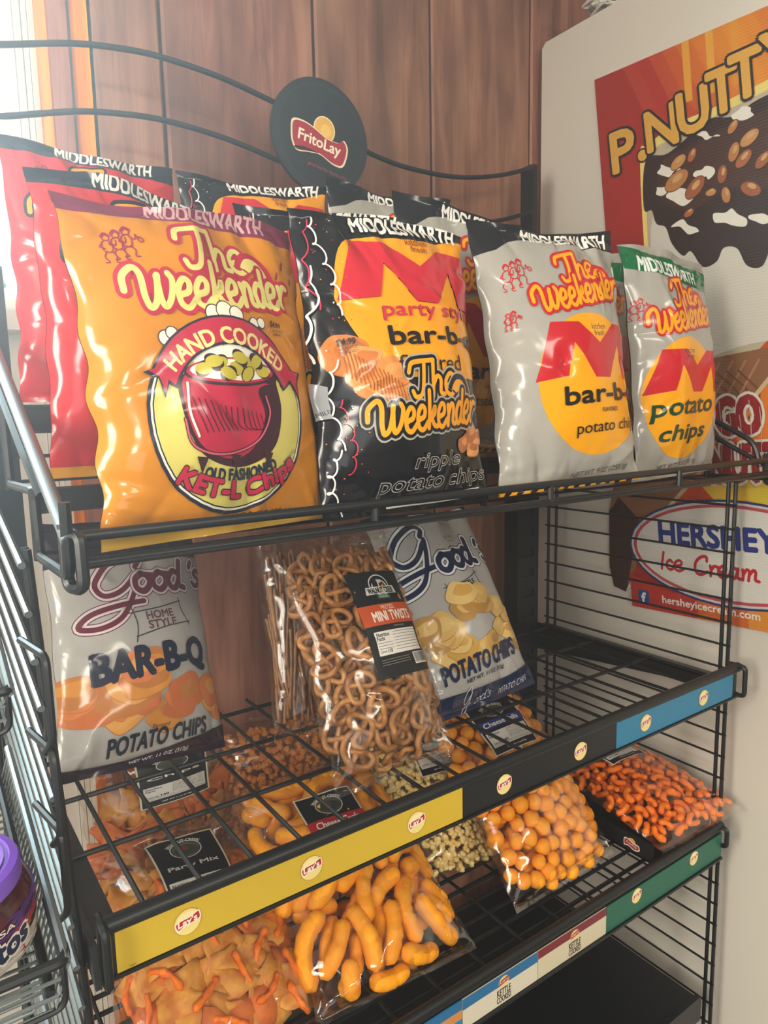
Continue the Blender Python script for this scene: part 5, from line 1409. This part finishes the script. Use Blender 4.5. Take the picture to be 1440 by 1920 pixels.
fill(bg, sm, 280, .0058, .8, 'crunchy_curl', 'small crunchy orange curl inside the clear bag on the black tray', 'cheese curl', 'small crunchy curls in the clear bag', 45, (.06, .95), .93, 4, .45, None, .002, 4000)
bg.on_skin('label_sticker', sticker('Crunchy Curls'), root, paper, .0006, uv0=(.3, .62 - .5), uv1=(.72, .44))
bg, root = clear_bag('clear bag of pale yellow popcorn behind the cheese balls', (.716, .822, -.757), -2, 48, -5, .185, .255, .037, 36, ncrease=30, pinch=.04)
bg.on_skin('label_sticker', sticker('Popcorn'), root, paper, .0006, uv0=(.36, .02), uv1=(.88, .40))
pc = [popcorn_mesh('popcorn_flake_%d' % k, .0088, POP, k * 7) for k in range(4)]
fill(bg, pc, 260, .0062, .85, 'popcorn_piece', 'pale yellow popcorn flake inside the clear bag behind the cheese balls', 'popcorn', 'popcorn flakes in the clear bag', 46, (.03, .93), .95, 3, 1.0, None, .002, 4000)
# chips, nearest the side plate
bg, root = clear_bag('clear bag of mixed corn chips lying at the front under the yellow strip', (.276, .700, -.750), 12, 60, -10, .25, .315, .05, 37, ncrease=46, amp=1.4, pinch=.04)
bg.on_skin('label_sticker', sticker('Party Mix'), root, paper, .0006, uv0=(.34, .10), uv1=(.74, .50))
sk = [curl_mesh('crunchy_strip_%d' % k, .05, .0042, b, CRUNCH, k + 20, 8, 14, .2) for k, b in enumerate((.4, 1.2, .8))]
fill(bg, sk, 22, .0042, 2.2, 'crunchy_strip', 'twisted orange crunchy strip inside the mixed bag of corn chips', 'crunchy strip', 'crunchy strips in the mixed bag', 48, (.05, .68), .88, 1, .2, None, .003, 6000, 1.9, .45)
ch = [chip_mesh('corn_chip_%d' % k, s, m, k, kd) for k, (s, m, kd) in enumerate(((.066, NACHO, 'tri'), (.06, NACHO, 'sq'), (.066, NACHO2, 'tri'), (.058, NACHO2, 'sq'), (.064, NACHO, 'sq'), (.064, NACHO3, 'tri')))]
fill(bg, ch, 85, .0016, 1.6, 'corn_chip', 'seasoned corn chip inside the mixed bag at the front of the lowest shelf', 'corn chip', 'corn chips in the mixed bag', 47, (.04, .74), .9, 9, .22, None, .007, 1500, 2.4)
bg, root = clear_bag('clear bag of red seasoned chips standing at the back near the side plate', (.290, 1.020, -.756), 3, 5, -2, .235, .26, .036, 38, ncrease=36, amp=1.2, pinch=.04)
bg.on_skin('label_sticker', sticker('Chips'), root, paper, .0006, uv0=(.32, .04), uv1=(.80, .30))
ch2 = [chip_mesh('seasoned_chip_%d' % k, .06, m, k + 9, 'tri') for k, m in enumerate((NACHO2, NACHO3, NACHO3, NACHO))]
fill(bg, ch2, 80, .0016, 1.6, 'seasoned_chip', 'red brown seasoned chip inside the clear bag near the side plate', 'corn chip', 'seasoned chips in the rear clear bag', 49, (.03, .74), .9, 9, .22, None, .004, 1500, 2.4)
bg, root = clear_bag('clear bag of orange cheddar popcorn behind the thick cheese curls', (.490, 1.030, -.760), -4, 4, 0, .21, .262, .034, 39, ncrease=30, pinch=.04)
pp = [popcorn_mesh('cheddar_flake_%d' % k, .0090, POPC, k * 11 + 3) for k in range(4)]
fill(bg, pp, 280, .0066, .85, 'cheddar_popcorn', 'orange cheddar popcorn flake inside the clear bag behind the curls', 'popcorn', 'cheddar popcorn in the clear bag', 50, (.03, .93), .95, 3, 1.0, None, .002, 4000)
